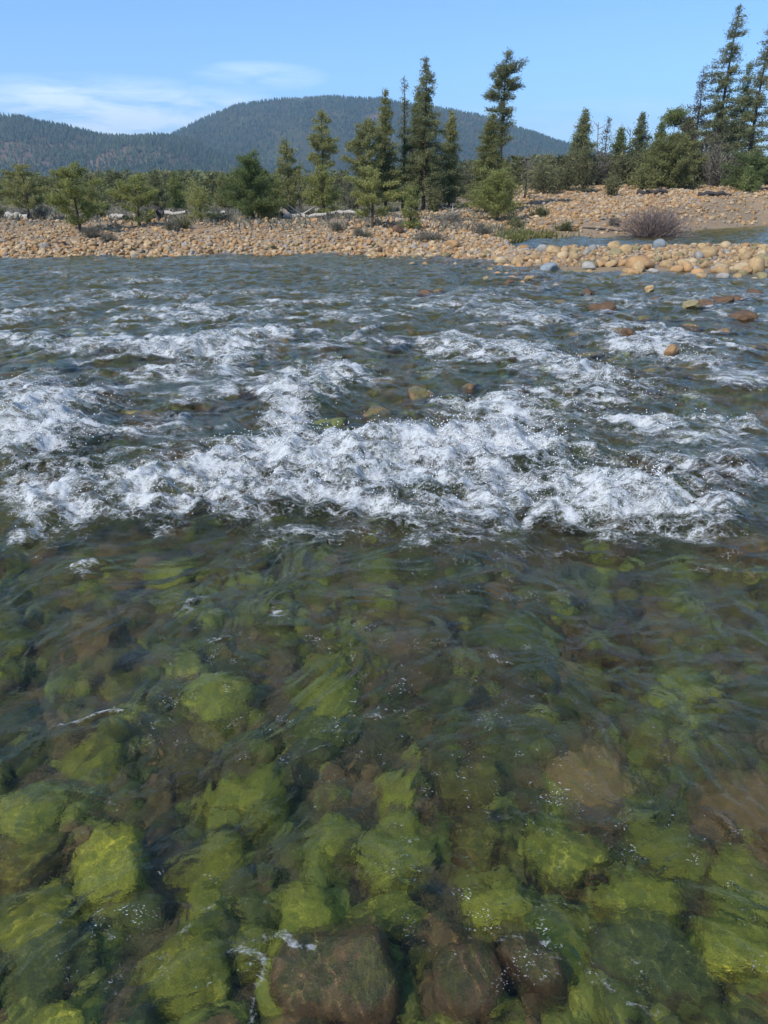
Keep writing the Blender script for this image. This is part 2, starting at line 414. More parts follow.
def water_material():
    M = Mat('river_water')
    geo = M.n('NewGeometry'); P = geo.outputs['Position']
    at_ = M.n('Attribute', attribute_name='foam')
    F = at_.outputs['Fac']
    rot = M.n('Mapping'); M.set(rot.inputs[0], P); rot.inputs['Rotation'].default_value = (0, 0, -FL); rot.inputs['Scale'].default_value = (1, 1.6, 1)
    n1 = M.noise(rot.outputs[0], 11, 6, .7, .6); n2 = M.noise(rot.outputs[0], 42, 4, .7, .3)
    vor = M.n('TexVoronoi', feature='DISTANCE_TO_EDGE'); vor.inputs['Scale'].default_value = 17
    wv = M.n('VectorMath', operation='ADD'); M.set(wv.inputs[0], rot.outputs[0])
    nz = M.n('TexNoise'); M.set(nz.inputs['Vector'], rot.outputs[0]); nz.inputs['Scale'].default_value = 8
    sv = M.n('VectorMath', operation='SCALE'); M.set(sv.inputs[0], nz.outputs['Color']); sv.inputs['Scale'].default_value = .16
    M.set(wv.inputs[1], sv.outputs[0]); M.set(vor.inputs['Vector'], wv.outputs[0])
    lace = M.ramp(vor.outputs['Distance'], .14, .0)
    x = M.math('ADD', F, M.math('MULTIPLY', M.math('SUBTRACT', n1, .5), 1.3))
    x = M.math('ADD', x, M.math('MULTIPLY', M.math('SUBTRACT', n2, .5), .38))
    x = M.math('ADD', x, M.math('MULTIPLY', M.math('SUBTRACT', lace, .35), .16))
    n5 = M.noise(P, 95, 2, .6)
    x = M.math('ADD', x, M.math('MULTIPLY', M.math('SUBTRACT', n5, .5), .55))
    fac = M.ramp(x, .42, 1.06)
    fac = M.math('MULTIPLY', fac, M.ramp(F, .10, .35))
    fac = M.math('MULTIPLY', fac, .84)
    fa = M.n('Attribute', attribute_name='fleck')
    sp1 = M.ramp(M.noise(rot.outputs[0], 105, 2, .6), .60, .66); sp2 = M.ramp(M.noise(P, 9, 4, .75), .53, .66)
    fac = M.math('MAXIMUM', fac, M.math('MULTIPLY', M.math('MULTIPLY', sp1, sp2), fa.outputs['Fac']))  # tiny white specks: sun sparkle and bubbles painted into the foam mix
    h = M.math('ADD', M.noise(P, 28, 3, .6), M.math('MULTIPLY', M.noise(P, 75, 2, .6), .35))
    nb = M.bump(h, .5, .010)
    g = M.n('BsdfGlass'); g.inputs['IOR'].default_value = 1.33; g.inputs['Roughness'].default_value = 0.0
    g.inputs['Color'].default_value = (.96, .98, .92, 1); M.set(g.inputs['Normal'], nb)
    hf = M.math('ADD', n1, M.math('MULTIPLY', n2, .6))
    fnrm = M.bump(hf, .32, .05)
    fb0 = M.bsdf((.80, .83, .83), .6, fnrm, .25)
    ftr = M.n('BsdfTranslucent'); ftr.inputs['Color'].default_value = (.86, .88, .87, 1)
    fmx = M.n('MixShader'); fmx.inputs[0].default_value = .35; M.set(fmx.inputs[1], fb0); M.set(fmx.inputs[2], ftr.outputs[0]); fb = fmx.outputs[0]
    tp = M.n('BsdfTransparent'); tp.inputs['Color'].default_value = (.93, .96, .90, 1)
    clear = M.n('MixShader'); clear.inputs[0].default_value = .27; M.set(clear.inputs[1], g.outputs[0]); M.set(clear.inputs[2], tp.outputs[0])
    mx = M.n('MixShader'); M.set(mx.inputs[0], fac); M.set(mx.inputs[1], clear.outputs[0]); M.set(mx.inputs[2], fb)
    return M.finish(mx.outputs[0])

def build_water():
    NR, NA = 1300, 900
    r = np.exp(np.linspace(math.log(1.7), math.log(80), NR))
    a = np.radians(np.linspace(-56, 56, NA))
    Rr, A = np.meshgrid(r, a, indexing='ij')
    x = Rr * np.sin(A); y = -.9 + Rr * np.cos(A)
    sp = Rr * .0031
    F, hump = foam_field(x, y)
    z = water_height(x, y, sp); wh = z.copy()
    lump = (.6 - 1.6 * np.abs(noise2(x * 2.6, y * 3.4, 90))) * .10 + noise2(x * 6.0, y * 7.0, 91) * .045 + np.abs(noise2(x * 13, y * 15, 92)) * .03 + noise2(x * 30, y * 30, 93) * .008
    near = sm(1.5, 5, y)
    z = z + near * (F ** 1.3) * (.03 + lump * 1.05) * np.interp(y, [5, 9, 20], [1, .75, .5])
    # the standing wave under the big hydraulic
    for cx, cy, rx, ry, hh in [(330, 462, 120, 22, .13), (470, 452, 90, 20, .15), (640, 505, 60, 20, .15), (40, 430, 60, 22, .13), (300, 400, 40, 24, .08), (190, 350, 80, 10, .08), (600, 378, 70, 10, .08)]:
        X0, Y0, wx, wy, _, _ = patch(cx, cy, rx, ry, 1)
        z = z + hh * np.exp(-((x - X0) / wx) ** 2 - ((y - Y0) / wy) ** 2)
    # thin white flecks on the sharp crests
    fl = sm(.60, .9, noise2(x * 5 + 3, y * 9, 95)) * sm(.1, .5, fbm(x * 1.1, y * 1.1, 2, 96) + .15)
    F2 = np.clip(F + .55 * fl * np.interp(y, [1, 3, 5, 12, 25], [.75, .8, .8, .7, .5]), 0, 1)
    zz = wh / np.interp(y, [1, 5, 8, 34], [.04, .055, .07, .05])
    crest = sm(.35, 1.25, zz + .5 * fbm(x * 2, y * 2, 2, 98))
    reg = np.interp(y, [3, 4.6, 6.2, 8, 11, 15, 20, 28], [.2, .34, .70, .95, .95, .80, .6, .5])
    F2 = 1 - (1 - np.clip(F2 * 1.12, 0, 1)) * (1 - np.clip(crest * reg, 0, 1))
    c_, s_ = math.cos(FL), math.sin(FL)
    uu = (x * c_ + y * s_) * 1.5 + .6 * noise2(x * 2, y * 2, 101); vv = (-x * s_ + y * c_) * 3.2 + .6 * noise2(x * 2, y * 2, 102)
    hole = sm(.02, .34, np.abs(noise2(uu, vv, 103))) * .5 + sm(.0, .4, np.abs(noise2(uu * 2.6, vv * 2.6, 104))) * .5
    tb = (.70 + .30 * sm(-.5, .4, fbm(x * 2.2, y * 3.0, 3, 97))) * (1.12 - .50 * hole)
    core = sm(.55, 1.0, hump); tb = tb + (1.02 - tb) * .36 * core
    F2 = F2 * tb
    fleck = sm(.02, .7, zz * .6 + fbm(x * 1.6, y * 2.6, 3, 99) * 1.2) * np.interp(y, [1, 4, 6, 14, 30], [.9, 1, .9, .7, .4])  # density of the painted sparkle and bubble specks, stronger on crests
    F2 = np.where(y > y_front(x) + .5, 0, F2)
    v = np.stack([x, y, z], -1).reshape(-1, 3)
    o = link('water', mesh('water', v, grid_faces(NR, NA), water_material(), attrs={'foam': F2.reshape(-1), 'fleck': fleck.reshape(-1)}))
    tag(o, kind='structure'); o.cycles.is_caustics_caster = True
    return x, y, z, F
WX, WY, WZ, WF = build_water()

# ------------------------------------------------------------------ rocks
def ico(sub):
    import bmesh
    bm = bmesh.new(); bmesh.ops.create_icosphere(bm, subdivisions=sub, radius=1)
    bm.verts.ensure_lookup_table()
    v = np.array([p.co[:] for p in bm.verts]); f = np.array([[q.index for q in p.verts] for p in bm.faces]); bm.free()
    return v, f
ICO = {k: ico(k) for k in (1, 2, 3, 4, 5)}
def rock_shape(sub, seed, cuts=6, cutd=(.62, .95), rough=.12, fine=.03):
    rg = np.random.default_rng(seed)
    v, f = ICO[sub]; v = v.copy()
    p = 2.5; v = v / (np.abs(v) ** p).sum(1, keepdims=True) ** (1 / p)
    for _ in range(cuts):
        n = rg.normal(size=3); n /= np.linalg.norm(n); d = rg.uniform(*cutd)
        e = np.maximum(v @ n - d, 0); v = v - e[:, None] * n * .85
    n_ = v / np.linalg.norm(v, axis=1, keepdims=True)
    k = noise3(v[:, 0] * 1.4 + seed, v[:, 1] * 1.4, v[:, 2] * 1.4, seed) * rough + noise3(v[:, 0] * 3.5, v[:, 1] * 3.5 + seed, v[:, 2] * 3.5, seed + 1) * rough * .4
    if fine: k = k + noise3(v[:, 0] * 9, v[:, 1] * 9, v[:, 2] * 9, seed + 2) * fine
    return v + n_ * k[:, None], f
MATS = {
    'tan': rock_mat('tan_stone', (.40, .28, .14), (.31, .21, .105), fleck=(.24, .17, .10)),
    'orange': rock_mat('orange_stone', (.39, .235, .105), (.31, .19, .095), fleck=(.26, .14, .06)),
    'cream': rock_mat('cream_stone', (.45, .34, .20), (.37, .275, .16), fleck=(.33, .25, .16)),
    'grey': rock_mat('grey_stone', (.32, .30, .265), (.25, .235, .21), fleck=(.16, .15, .14)),
    'slate blue': rock_mat('slate_blue_stone', (.24, .27, .28), (.18, .205, .22), fleck=(.3, .31, .3)),
    'rust brown': rock_mat('rust_brown_stone', (.15, .088, .048), (.10, .064, .04), fleck=(.07, .05, .035)),
    'olive': rock_mat('olive_stone', (.25, .20, .10), (.19, .165, .085), fleck=(.11, .09, .05)),
    # wet and submerged ones
    'wet brown': rock_mat('wet_brown_stone', (.24, .14, .06), (.14, .09, .042), .35, .5, (.045, .032, .02), ((.20, .17, .04), (.10, .10, .03)), amount=.36),
    'wet ochre': rock_mat('wet_ochre_stone', (.40, .24, .07), (.28, .165, .055), .3, .5, (.10, .065, .03), ((.36, .30, .05), (.2, .18, .04)), amount=.22),
    'lime green': rock_mat('lime_algae_stone', (.13, .085, .03), (.07, .05, .02), .6, .3, (.03, .025, .012), ((.52, .48, .055), (.34, .345, .05)), amount=.68),
    'moss green': rock_mat('moss_algae_stone', (.10, .07, .03), (.06, .045, .02), .6, .3, (.025, .022, .012), ((.46, .44, .06), (.25, .27, .05)), amount=.62),
    'dark olive': rock_mat('dark_algae_stone', (.15, .105, .05), (.085, .066, .032), .5, .3, (.03, .03, .018), ((.18, .19, .045), (.09, .11, .034)), amount=.5),
    'golden brown': rock_mat('golden_algae_stone', (.17, .10, .035), (.11, .07, .028), .5, .3, (.04, .03, .015), ((.31, .26, .04), (.18, .175, .032)), amount=.42),
}
def rock_meshes(prefix, n, sub, seed, **kw):
    out = []
    for k in range(n):
        v, f = rock_shape(sub, seed + k, **kw)
        out.append(mesh(prefix, v, f, MATS['tan']))
    return out
COBBLE = rock_meshes('cobble', 16, 3, 100, cuts=6, rough=.10, fine=.012)
BOULDER = rock_meshes('boulder', 14, 4, 300, cuts=7, cutd=(.55, .9), rough=.22, fine=.035)
SHARP = rock_meshes('cobble', 12, 3, 500, cuts=13, cutd=(.5, .85), rough=.12, fine=.02)
ORD = ['first', 'second', 'third', 'fourth', 'fifth', 'sixth', 'seventh', 'eighth', 'ninth', 'tenth', 'eleventh', 'twelfth', 'thirteenth', 'fourteenth', 'fifteenth',
       'sixteenth', 'seventeenth', 'eighteenth', 'nineteenth', 'twentieth']
ROCKS = []
def rock(name, meshes, x, y, z, dims, rz, colour, base, place, group, tilt=.15, rg=random):
    o = link(name, rg.choice(meshes), None, (x, y, z))
    o.scale = dims; o.rotation_euler = (rg.uniform(-tilt, tilt), rg.uniform(-tilt, tilt), rz)
    o.material_slots[0].link = 'OBJECT'; o.material_slots[0].material = MATS[colour]
    o['category'] = name; o['group'] = group
    o.cycles.is_caustics_receiver = True
    ROCKS.append((o, colour, base, place)); return o
def shape_word(dims):
    a, b, c = dims
    m = max(a, b)
    if c / m < .48: return 'flat'
    if min(a, b) / m < .62: return 'long'
    return 'rounded'

rng = random.Random(7)
# --- boulders in the river: noted ones first (pixel, width in px, squash, colour)
NOTED = [
    (250, 800, 110, .55, 'lime green'), (220, 875, 95, .6, 'lime green'), (135, 905, 60, .6, 'rust'), (110, 875, 120, .45, 'lime green'), (210, 920, 80, .5, 'lime green'),
    (30, 880, 110, .4, 'golden brown'), (45, 935, 110, .5, 'lime green'), (510, 915, 100, .55, 'lime green'), (635, 920, 110, .55, 'lime green'), (560, 965, 100, .5, 'lime green'),
    (345, 1000, 150, .6, 'wet brown'), (470, 1012, 95, .6, 'wet brown'), (425, 975, 70, .6, 'golden brown'), (530, 1000, 80, .5, 'wet brown'), (645, 985, 140, .5, 'dark olive'), (745, 810, 110, .6, 'wet ochre'), (585, 782, 110, .45, 'wet ochre'),
    (585, 680, 80, .55, 'golden brown'), (330, 670, 60, .5, 'lime green'), (95, 640, 80, .5, 'wet ochre'), (330, 850, 90, .5, 'moss green'), (400, 860, 110, .45, 'moss green'),
    (400, 795, 90, .5, 'lime green'), (310, 940, 110, .45, 'lime green'), (390, 920, 90, .5, 'moss green'), (740, 880, 80, .5, 'moss green'), (735, 960, 100, .5, 'lime green'),
    (480, 850, 90, .5, 'golden brown'), (560, 860, 120, .4, 'moss green'), (660, 850, 90, .5, 'moss green'), (60, 985, 110, .5, 'dark olive'), (190, 985, 100, .5, 'lime green'),
    (100, 760, 100, .4, 'lime green'), (165, 830, 60, .5, 'dark olive'), (30, 820, 80, .5, 'moss green'), (190, 770, 60, .5, 'golden brown'), (470, 790, 100, .4, 'golden brown'),
    (330, 700, 90, .4, 'moss green'), (220, 700, 90, .4, 'moss green'), (130, 690, 90, .4, 'golden brown'), (450, 700, 100, .4, 'dark olive'), (690, 690, 90, .4, 'moss green'), (740, 600, 60, .4, 'golden brown'),
    (520, 640, 110, .4, 'dark olive'), (400, 640, 100, .4, 'wet brown'), (240, 570, 90, .35, 'golden brown'), (470, 575, 90, .35, 'dark olive'), (610, 620, 90, .4, 'wet brown'),
]
placed = []
def put_boulder(x, y, wx, sq, colour, top=None, base='boulder', place='', group='boulders on the river bed', meshes=BOULDER):
    bz = tz(x, y)
    hz = wx * rng.uniform(.42, .6) if top is None else None
    dims = (wx * .5, wx * .5 * rng.uniform(.75, 1.1), wx * .5 * rng.uniform(.55, .8))
    zc = bz + dims[2] * .35
    if top is not None: zc = top - dims[2] * .92
    zc = min(zc, (-.07 if top is None else 9) - dims[2] * .95)
    rock('boulder', meshes, x, y, zc, dims, rng.uniform(0, 6.28), colour, base, place, group, .25, rng)
    placed.append((x, y, wx * .5))
for px, py, wpx, sq, colr in NOTED:
    x, y = at(px, py, -.22 if py > 560 else -.2)
    t = math.sqrt(x * x + y * y + 4.8) * .97
    top = -.02 if py > 960 and colr == 'wet brown' else None
    c = {'rust': 'wet brown'}.get(colr, colr)
    put_boulder(x, y, wpx / FPX * t * .75, sq, c, top, 'boulder', '')
# --- emergent boulders upstream, dry-topped or washed
for px, py, wpx, c, top in [(605, 307, 22, 'rust brown', .16), (580, 313, 24, 'wet brown', .05), (630, 333, 14, 'rust brown', .16), (618, 330, 14, 'wet brown', .10), (672, 349, 15, 'orange', .17), (588, 291, 14, 'rust brown', .12),
                            (720, 299, 20, 'rust brown', .14), (745, 315, 24, 'rust brown', .16), (690, 304, 14, 'olive', .18), (703, 303, 16, 'rust brown', .16), (755, 293, 14, 'rust brown', .14), (738, 298, 14, 'rust brown', .10),
                            (427, 293, 18, 'rust brown', .14), (438, 291, 10, 'wet brown', .1), (553, 316, 18, 'wet brown', .06), (612, 324, 16, 'wet brown', .07), (725, 330, 20, 'wet brown', .06),
                            (520, 300, 14, 'wet brown', .07), (540, 288, 12, 'rust brown', .10), (505, 318, 16, 'wet brown', .05), (560, 302, 16, 'wet brown', .07), (575, 335, 20, 'wet brown', .05), (655, 300, 14, 'rust brown', .09), (668, 318, 16, 'wet brown', .06),
                            (480, 292, 12, 'wet brown', .08), (460, 305, 14, 'wet brown', .05), (485, 278, 10, 'olive', .12), (510, 282, 10, 'rust brown', .12), (530, 278, 9, 'tan', .14), (650, 288, 10, 'tan', .13), (622, 296, 10, 'olive', .10), (700, 340, 22, 'wet brown', .05),
                            (750, 345, 20, 'wet brown', .06), (590, 352, 24, 'wet brown', .03), (520, 385, 34, 'wet brown', .03), (330, 345, 26, 'wet brown', .03), (365, 325, 20, 'wet brown', .05), (310, 330, 20, 'wet brown', .04), (230, 325, 22, 'wet brown', .04),
                            (120, 340, 26, 'wet brown', .03), (60, 365, 30, 'dark olive', .03), (250, 390, 36, 'wet brown', .04), (210, 405, 40, 'wet brown', .03), (110, 385, 34, 'wet brown', .03), (380, 410, 44, 'wet brown', .04), (470, 440, 44, 'wet brown', .04),
                            (690, 325, 22, 'wet brown', .03), (640, 318, 22, 'wet brown', .03), (400, 338, 20, 'wet brown', .06), (182, 450, 34, 'wet brown', .06), (470, 385, 26, 'wet brown', .03), (390, 345, 26, 'wet brown', .03),
                            (640, 460, 50, 'wet brown', .02), (730, 455, 70, 'wet brown', .03), (440, 430, 60, 'wet brown', .04), (255, 440, 40, 'dark olive', .05), (330, 425, 50, 'dark olive', .04), (420, 390, 50, 'wet brown', .03),
                            (150, 410, 50, 'wet brown', .03), (660, 372, 40, 'wet brown', .02), (740, 365, 40, 'wet brown', .03)]:
    x, y = at(px, py, top * .6)
    t = math.hypot(y, 2) / math.cos(math.atan(abs(px - 384) / FPX))
    put_boulder(x, y, wpx / FPX * t * 1.1, .6, c, top, 'boulder', '', 'boulders standing in the rapids')
# --- fill of the bed
def free(x, y, r, k=.78):
    for a, b, c in placed:
        if (x - a) ** 2 + (y - b) ** 2 < ((r + c) * k) ** 2: return False
    return True
tries = 0; n0 = len(placed)
while tries < 20000 and len(placed) - n0 < 225:
    tries += 1
    y = 1.05 + 11 * rng.random() ** 2.5
    x = rng.uniform(-1, 1) * (.62 * y + .45)
    wx = rng.uniform(.12, .30) * (.85 if y < 2.2 else 1 if y < 3.6 else 1.3 if y < 5 else 1.7)
    if not free(x, y, wx * .5, .74): continue
    px, py = to_px(x, y, -.2)
    if y < 2.6: pal = ['lime green'] * 5 + ['moss green'] * 5 + ['golden brown'] * 2 + ['dark olive'] * 3 + ['wet brown']
    elif y < 3.6: pal = ['lime green'] + ['moss green'] * 4 + ['golden brown'] * 3 + ['dark olive'] * 3 + ['wet brown'] * 2
    elif y < 5.5: pal = ['moss green'] * 4 + ['golden brown'] * 4 + ['dark olive'] * 2 + ['wet brown'] * 3 + ['wet ochre'] * 2
    else: pal = ['golden brown'] * 2 + ['dark olive'] * 3 + ['wet brown'] * 7 + ['wet ochre'] * 2
    if px > 480 and rng.random() < .45: pal = ['golden brown', 'wet brown', 'wet ochre', 'dark olive']
    put_boulder(x, y, wx, .5, rng.choice(pal), None, 'boulder', '')

# --- cobbles: gravel bar and the shoreline, the largest ones singly
def far_cobble(x, y, size, colour, meshes, group, flat=None, dz=0):
    f = flat or rng.uniform(.5, .85)
    dims = (size * .5, size * .5 * rng.uniform(.6, .95), size * .5 * f)
    rock('cobble', meshes, x, y, tz(x, y) + dims[2] * .45 + dz, dims, rng.uniform(0, 6.28), colour, shape_word(dims), '', group, .3, rng)
    placed2.append((x, y, size * .5))
placed2 = []
def free2(x, y, r, k):
    for a, b, c in placed2:
        if abs(y - b) < 2 and (x - a) ** 2 + (y - b) ** 2 < ((r + c) * k) ** 2: return False
    return True
BARPAL = ['tan'] * 10 + ['cream'] * 3 + ['orange'] * 3 + ['grey'] * 2 + ['olive'] * 4
for px, py, wpx, c, f in [(549, 268, 16, 'slate blue', .75), (551, 252, 13, 'olive', .7), (548, 247, 10, 'tan', .9), (640, 267, 26, 'orange', .55), (624, 265, 12, 'orange', .7), (658, 248, 14, 'slate blue', .8), (664, 246, 9, 'orange', .8),
                          (707, 258, 20, 'tan', .7), (756, 270, 20, 'tan', .85), (741, 270, 14, 'cream', .8), (452, 252, 14, 'orange', .7), (437, 261, 18, 'orange', .5), (640, 279, 16, 'orange', .4), (693, 281, 12, 'tan', .5), (618, 278, 10, 'grey', .7),
                          (455, 268, 10, 'slate blue', .7), (465, 270, 9, 'tan', .7), (354, 262, 13, 'slate blue', .5), (375, 259, 14, 'grey', .5), (386, 262, 14, 'slate blue', .4), (398, 246, 11, 'rust brown', .9), (725, 248, 12, 'cream', .7), (762, 258, 14, 'cream', .7)]:
    x, y = at(px, py, .12)
    far_cobble(x, y, wpx / FPX * math.hypot(y, 2) * 1.05, c, COBBLE, 'cobbles of the gravel bar' if px > 500 else 'cobbles along the far shore', f)
tries = 0
while tries < 6000 and sum(1 for p in placed2) < 185:
    tries += 1
    px = rng.uniform(500, 790); py = rng.uniform(245, 281)
    if px < 560 and rng.random() < .35: continue
    x, y = at(px, py, .15)
    yf, yb = float(y_front(np.array([x]))[0]), float(y_back(x))
    if not (yf - .5 < y < yb + .2): continue
    size = rng.uniform(.25, .44)
    if rng.random() < .15: size *= 1.3
    if not free2(x, y, size * .5, .72): continue
    far_cobble(x, y, size, rng.choice(BARPAL), COBBLE, 'cobbles of the gravel bar')
tries = 0
SHOREPAL = ['tan'] * 6 + ['orange'] * 2 + ['grey'] * 2 + ['olive'] * 2 + ['rust brown'] + ['cream']
while tries < 6000 and len(placed2) < 296:
    tries += 1
    px = rng.uniform(-15, 530); x = (px - 384) / FPX * 28.2
    yf = float(y_front(np.array([x]))[0])
    y = yf + rng.uniform(-.5, 1.6)
    if px > 400: y = yf + rng.uniform(-2.6, 2.2)
    x = (px - 384) / FPX * (y / 1.05)
    size = rng.uniform(.22, .38)
    if not free2(x, y, size * .5, .8): continue
    far_cobble(x, y, size, rng.choice(SHOREPAL), SHARP if px < 400 else COBBLE, 'cobbles along the far shore')

def near_word(px, table):
    return min(table, key=lambda q: abs(q[0] - px))[1]
def label_rocks():
    import collections
    cls = collections.defaultdict(list)
    for o, colour, base, _ in ROCKS:
        x, y, z = o.location; px, py = to_px(x, y, z)
        if o['category'] == 'cobble':
            size = max(o.scale) * 2
            sw = 'big' if size > .46 else ('medium' if size > .34 else 'small')
            if o['group'].startswith('cobbles of'):
                yf, yb = float(y_front(np.array([x]))[0]), float(y_back(x)); s = (y - yf) / (yb - yf)
                row = 'in water before the gravel bar' if s < -.02 else 'on the near edge of the gravel bar' if s < .33 else 'on the crest of the gravel bar' if s < .7 else 'on the far edge of the gravel bar'
                lab = f'{sw} {base} {colour} cobble {row}'
            else:
                yf = float(y_front(np.array([x]))[0])
                row = 'in the shallows' if y < yf - .1 else 'at the far waterline' if y < yf + .5 else 'above the far waterline'
                nr = near_word(px, [(40, 'by the leftmost pines'), (133, 'below the pale round pine'), (250, 'below the dark bushy pine'), (322, 'below the white driftwood'), (400, 'below the tall pine clump'), (490, 'near the bar tip')])
                lab = f'{sw} {colour} cobble {row} {nr}'
        else:
            size = max(o.scale) * 2
            sw = 'big' if size > .42 else ('medium' if size > .3 else 'small')
            if o['group'] == 'boulders standing in the rapids':
                nr = 'standing in the rapids before the gravel bar' if py < 345 and px > 540 else 'breaking the surface among the white rapids' if py > 345 else 'standing in the dark upstream riffle'
            else:
                nr = 'at the viewer\'s feet' if py > 930 else 'under the green shallows' if py > 820 else 'under the clear green run' if py > 680 else 'under the dark pool below the rapid' if py > 530 else 'beneath the big white rapid' if py > 430 else 'under the broken water upstream'
                nr = 'submerged ' + nr if py <= 930 else 'washed over ' + nr
            lab = f'{sw} {colour} boulder {nr}'
        cls[lab].append((px, o))
    for lab, v in cls.items():
        v.sort(key=lambda q: q[0])
        for k, (px, o) in enumerate(v):
            o['label'] = lab if len(v) == 1 else (f'{lab}, {ORD[k]} from left' if k < len(ORD) else f'{lab}, farther along')
label_rocks()

# --- the uncountable small stones
def stone_field(name, pts, sizes, tones, mat, sub=1, seed=0):
    rg = np.random.default_rng(seed)
    shapes = [rock_shape(sub, 700 + k, cuts=5, rough=.15, fine=0) for k in range(10)]
    V = []; Fc = []; T = []; n = 0
    for i, (x, y, z) in enumerate(pts):
        v, f = shapes[i % 10]
        s = sizes[i] * .5 * np.array([1, rg.uniform(.6, 1), rg.uniform(.45, .8)])
        a = rg.uniform(0, 6.28); b = rg.uniform(-.4, .4)
        p = v * s
        p = np.stack([p[:, 0], p[:, 1] * math.cos(b) - p[:, 2] * math.sin(b), p[:, 1] * math.sin(b) + p[:, 2] * math.cos(b)], -1)
        p = np.stack([p[:, 0] * math.cos(a) - p[:, 1] * math.sin(a), p[:, 0] * math.sin(a) + p[:, 1] * math.cos(a), p[:, 2]], -1)
        V.append(p + np.array([x, y, z + s[2] * .4])); Fc.append(f + n); n += len(v); T.append(np.full(len(v), tones[i]))
    o = link(name, mesh(name, np.concatenate(V), np.concatenate(Fc), mat, sub > 1, {'tone': np.concatenate(T)}))
    o.cycles.is_caustics_receiver = True
    return tag(o, kind='stuff')
def tone_mat(name, stops, rough=.85):
    M = Mat(name)
    a = M.n('Attribute', attribute_name='tone'); r = M.n('ValToRGB')
    M.set(r.inputs[0], a.outputs['Fac']); cr = r.color_ramp; cr.interpolation = 'CONSTANT'
    while len(cr.elements) < len(stops): cr.elements.new(.5)
    for i, c in enumerate(stops): cr.elements[i].position = i / len(stops); cr.elements[i].color = (*c, 1)
    geo = M.n('NewGeometry'); nn = M.noise(geo.outputs['Position'], 9, 4, .6)
    col = M.scalev(r.outputs[0], M.math('ADD', .7, M.math('MULTIPLY', nn, .6)))
    return M.finish(M.bsdf(col, rough, M.bump(nn, .5, .05), .2))
g = np.random.default_rng(4)
P_, Sz = [], []
def scatter(n, px0, px1, y0, y1, s0, s1, cond=None, pw=1.0, rel=None):
    px = g.uniform(px0, px1, n); q = g.random(n) ** pw
    if rel is None:
        y = y0 + (y1 - y0) * q; x = (px - 384) / FPX * (y / 1.06)
    else:
        x = (px - 384) / FPX * 28; yy = rel(x); y = yy + y0 + (y1 - y0) * q; x = (px - 384) / FPX * (y / 1.06)
    z = terrain(x, y); ok = np.ones(n, bool) if cond is None else cond(x, y, z)
    s = g.uniform(s0, s1, n) * (1.15 - .55 * q if rel is not None else 1)
    for i in np.where(ok)[0]: P_.append((x[i], y[i], z[i])); Sz.append(s[i])
scatter(4200, -40, 540, -.6, 7.0, .12, .30, lambda x, y, z: z > -.12, 1.3, lambda x: y_front(x))
scatter(3000, 488, 800, 24.5, 42, .11, .22, lambda x, y, z: (z > -.1) & (y < y_back(x) + .3))
scatter(1900, 380, 560, 34, 62, .12, .36, lambda x, y, z: z > -.05, 1.4)
scatter(5200, 500, 800, 45, 86, .16, .46, lambda x, y, z: (z > .12) & ((z > .8) | (g.random(len(z)) < .5)), .9)
scatter(500, -40, 420, 37, 52, .14, .35, None, 1.5)
k0 = len(P_)
scatter(420, 330, 560, -4.2, .2, .14, .30, lambda x, y, z: g.random(len(z)) < sm(300, 520, 384 + FPX * x * 1.06 / y), .45, lambda x: y_front(x))
P_[k0:] = [(x, y, max(z, -.035)) for x, y, z in P_[k0:]]
stone_field('cobble_gravel', P_, Sz, g.random(len(P_)), tone_mat('mixed_gravel_stone', [(.37, .25, .13), (.36, .205, .088), (.28, .19, .105), (.42, .31, .185), (.24, .205, .165), (.33, .21, .10), (.25, .15, .07), (.31, .24, .16)]), 1, 3)
P_, Sz = [], []
def bed(n, y0, y1, s0, s1):
    y = y0 + (y1 - y0) * g.random(n) ** 1.3; x = g.uniform(-1, 1, n) * (.9 * y + 1.0); z = terrain(x, y); s = g.uniform(s0, s1, n)
    for i in range(n):
        P_.append((x[i], y[i], z[i])); Sz.append(s[i])
bed(1900, 1.0, 4.5, .05, .18); bed(900, 4, 14, .10, .28)
stone_field('riverbed_gravel', P_, Sz, g.random(len(P_)), tone_mat('submerged_gravel_stone', [(.24, .25, .05), (.19, .13, .06), (.31, .31, .06), (.13, .12, .05), (.28, .175, .07), (.17, .18, .045)]), 2, 9)

# ------------------------------------------------------------------ hills with their forest
def leaf_mat(name, c1, c2, scale=.8, rough=.7, trans=.5):
    M = Mat(name)
    geo = M.n('NewGeometry'); oi = M.n('ObjectInfo')
    n1 = M.noise(geo.outputs['Position'], scale, 3, .6)
    f = M.math('ADD', n1, M.math('MULTIPLY', M.math('SUBTRACT', oi.outputs['Random'], .5), .3))
    a = M.n('Attribute', attribute_name='tone')
    col = M.mix(M.ramp(f, .35, .65), c1, c2)
    col = M.scalev(col, M.math('ADD', .62, M.math('MULTIPLY', a.outputs['Fac'], .76)))
    p = M.bsdf(col, rough, None, .2)
    tr = M.n('BsdfTranslucent'); M.set(tr.inputs['Color'], col)
    mx = M.n('MixShader'); mx.inputs[0].default_value = trans
    M.set(mx.inputs[1], p); M.set(mx.inputs[2], tr.outputs[0])
    return M.finish(mx.outputs[0])
def hill_mat(name, c1, c2, c3):
    M = Mat(name)
    geo = M.n('NewGeometry'); P = geo.outputs['Position']
    n1 = M.noise(P, .004, 5, .6); n2 = M.noise(P, .03, 4, .7); n3 = M.noise(P, .0022, 3)
    col = M.mix(M.ramp(n2, .35, .65), c1, c2)
    col = M.mix(M.math('MULTIPLY', M.ramp(n1, .52, .60), M.ramp(n3, .42, .55)), col, c3)
    return M.finish(M.bsdf(col, .95, M.bump(n2, 1, 8), .05))
HM = hill_mat('wooded_hillside', (.035, .045, .022), (.06, .06, .032), (.15, .098, .065))
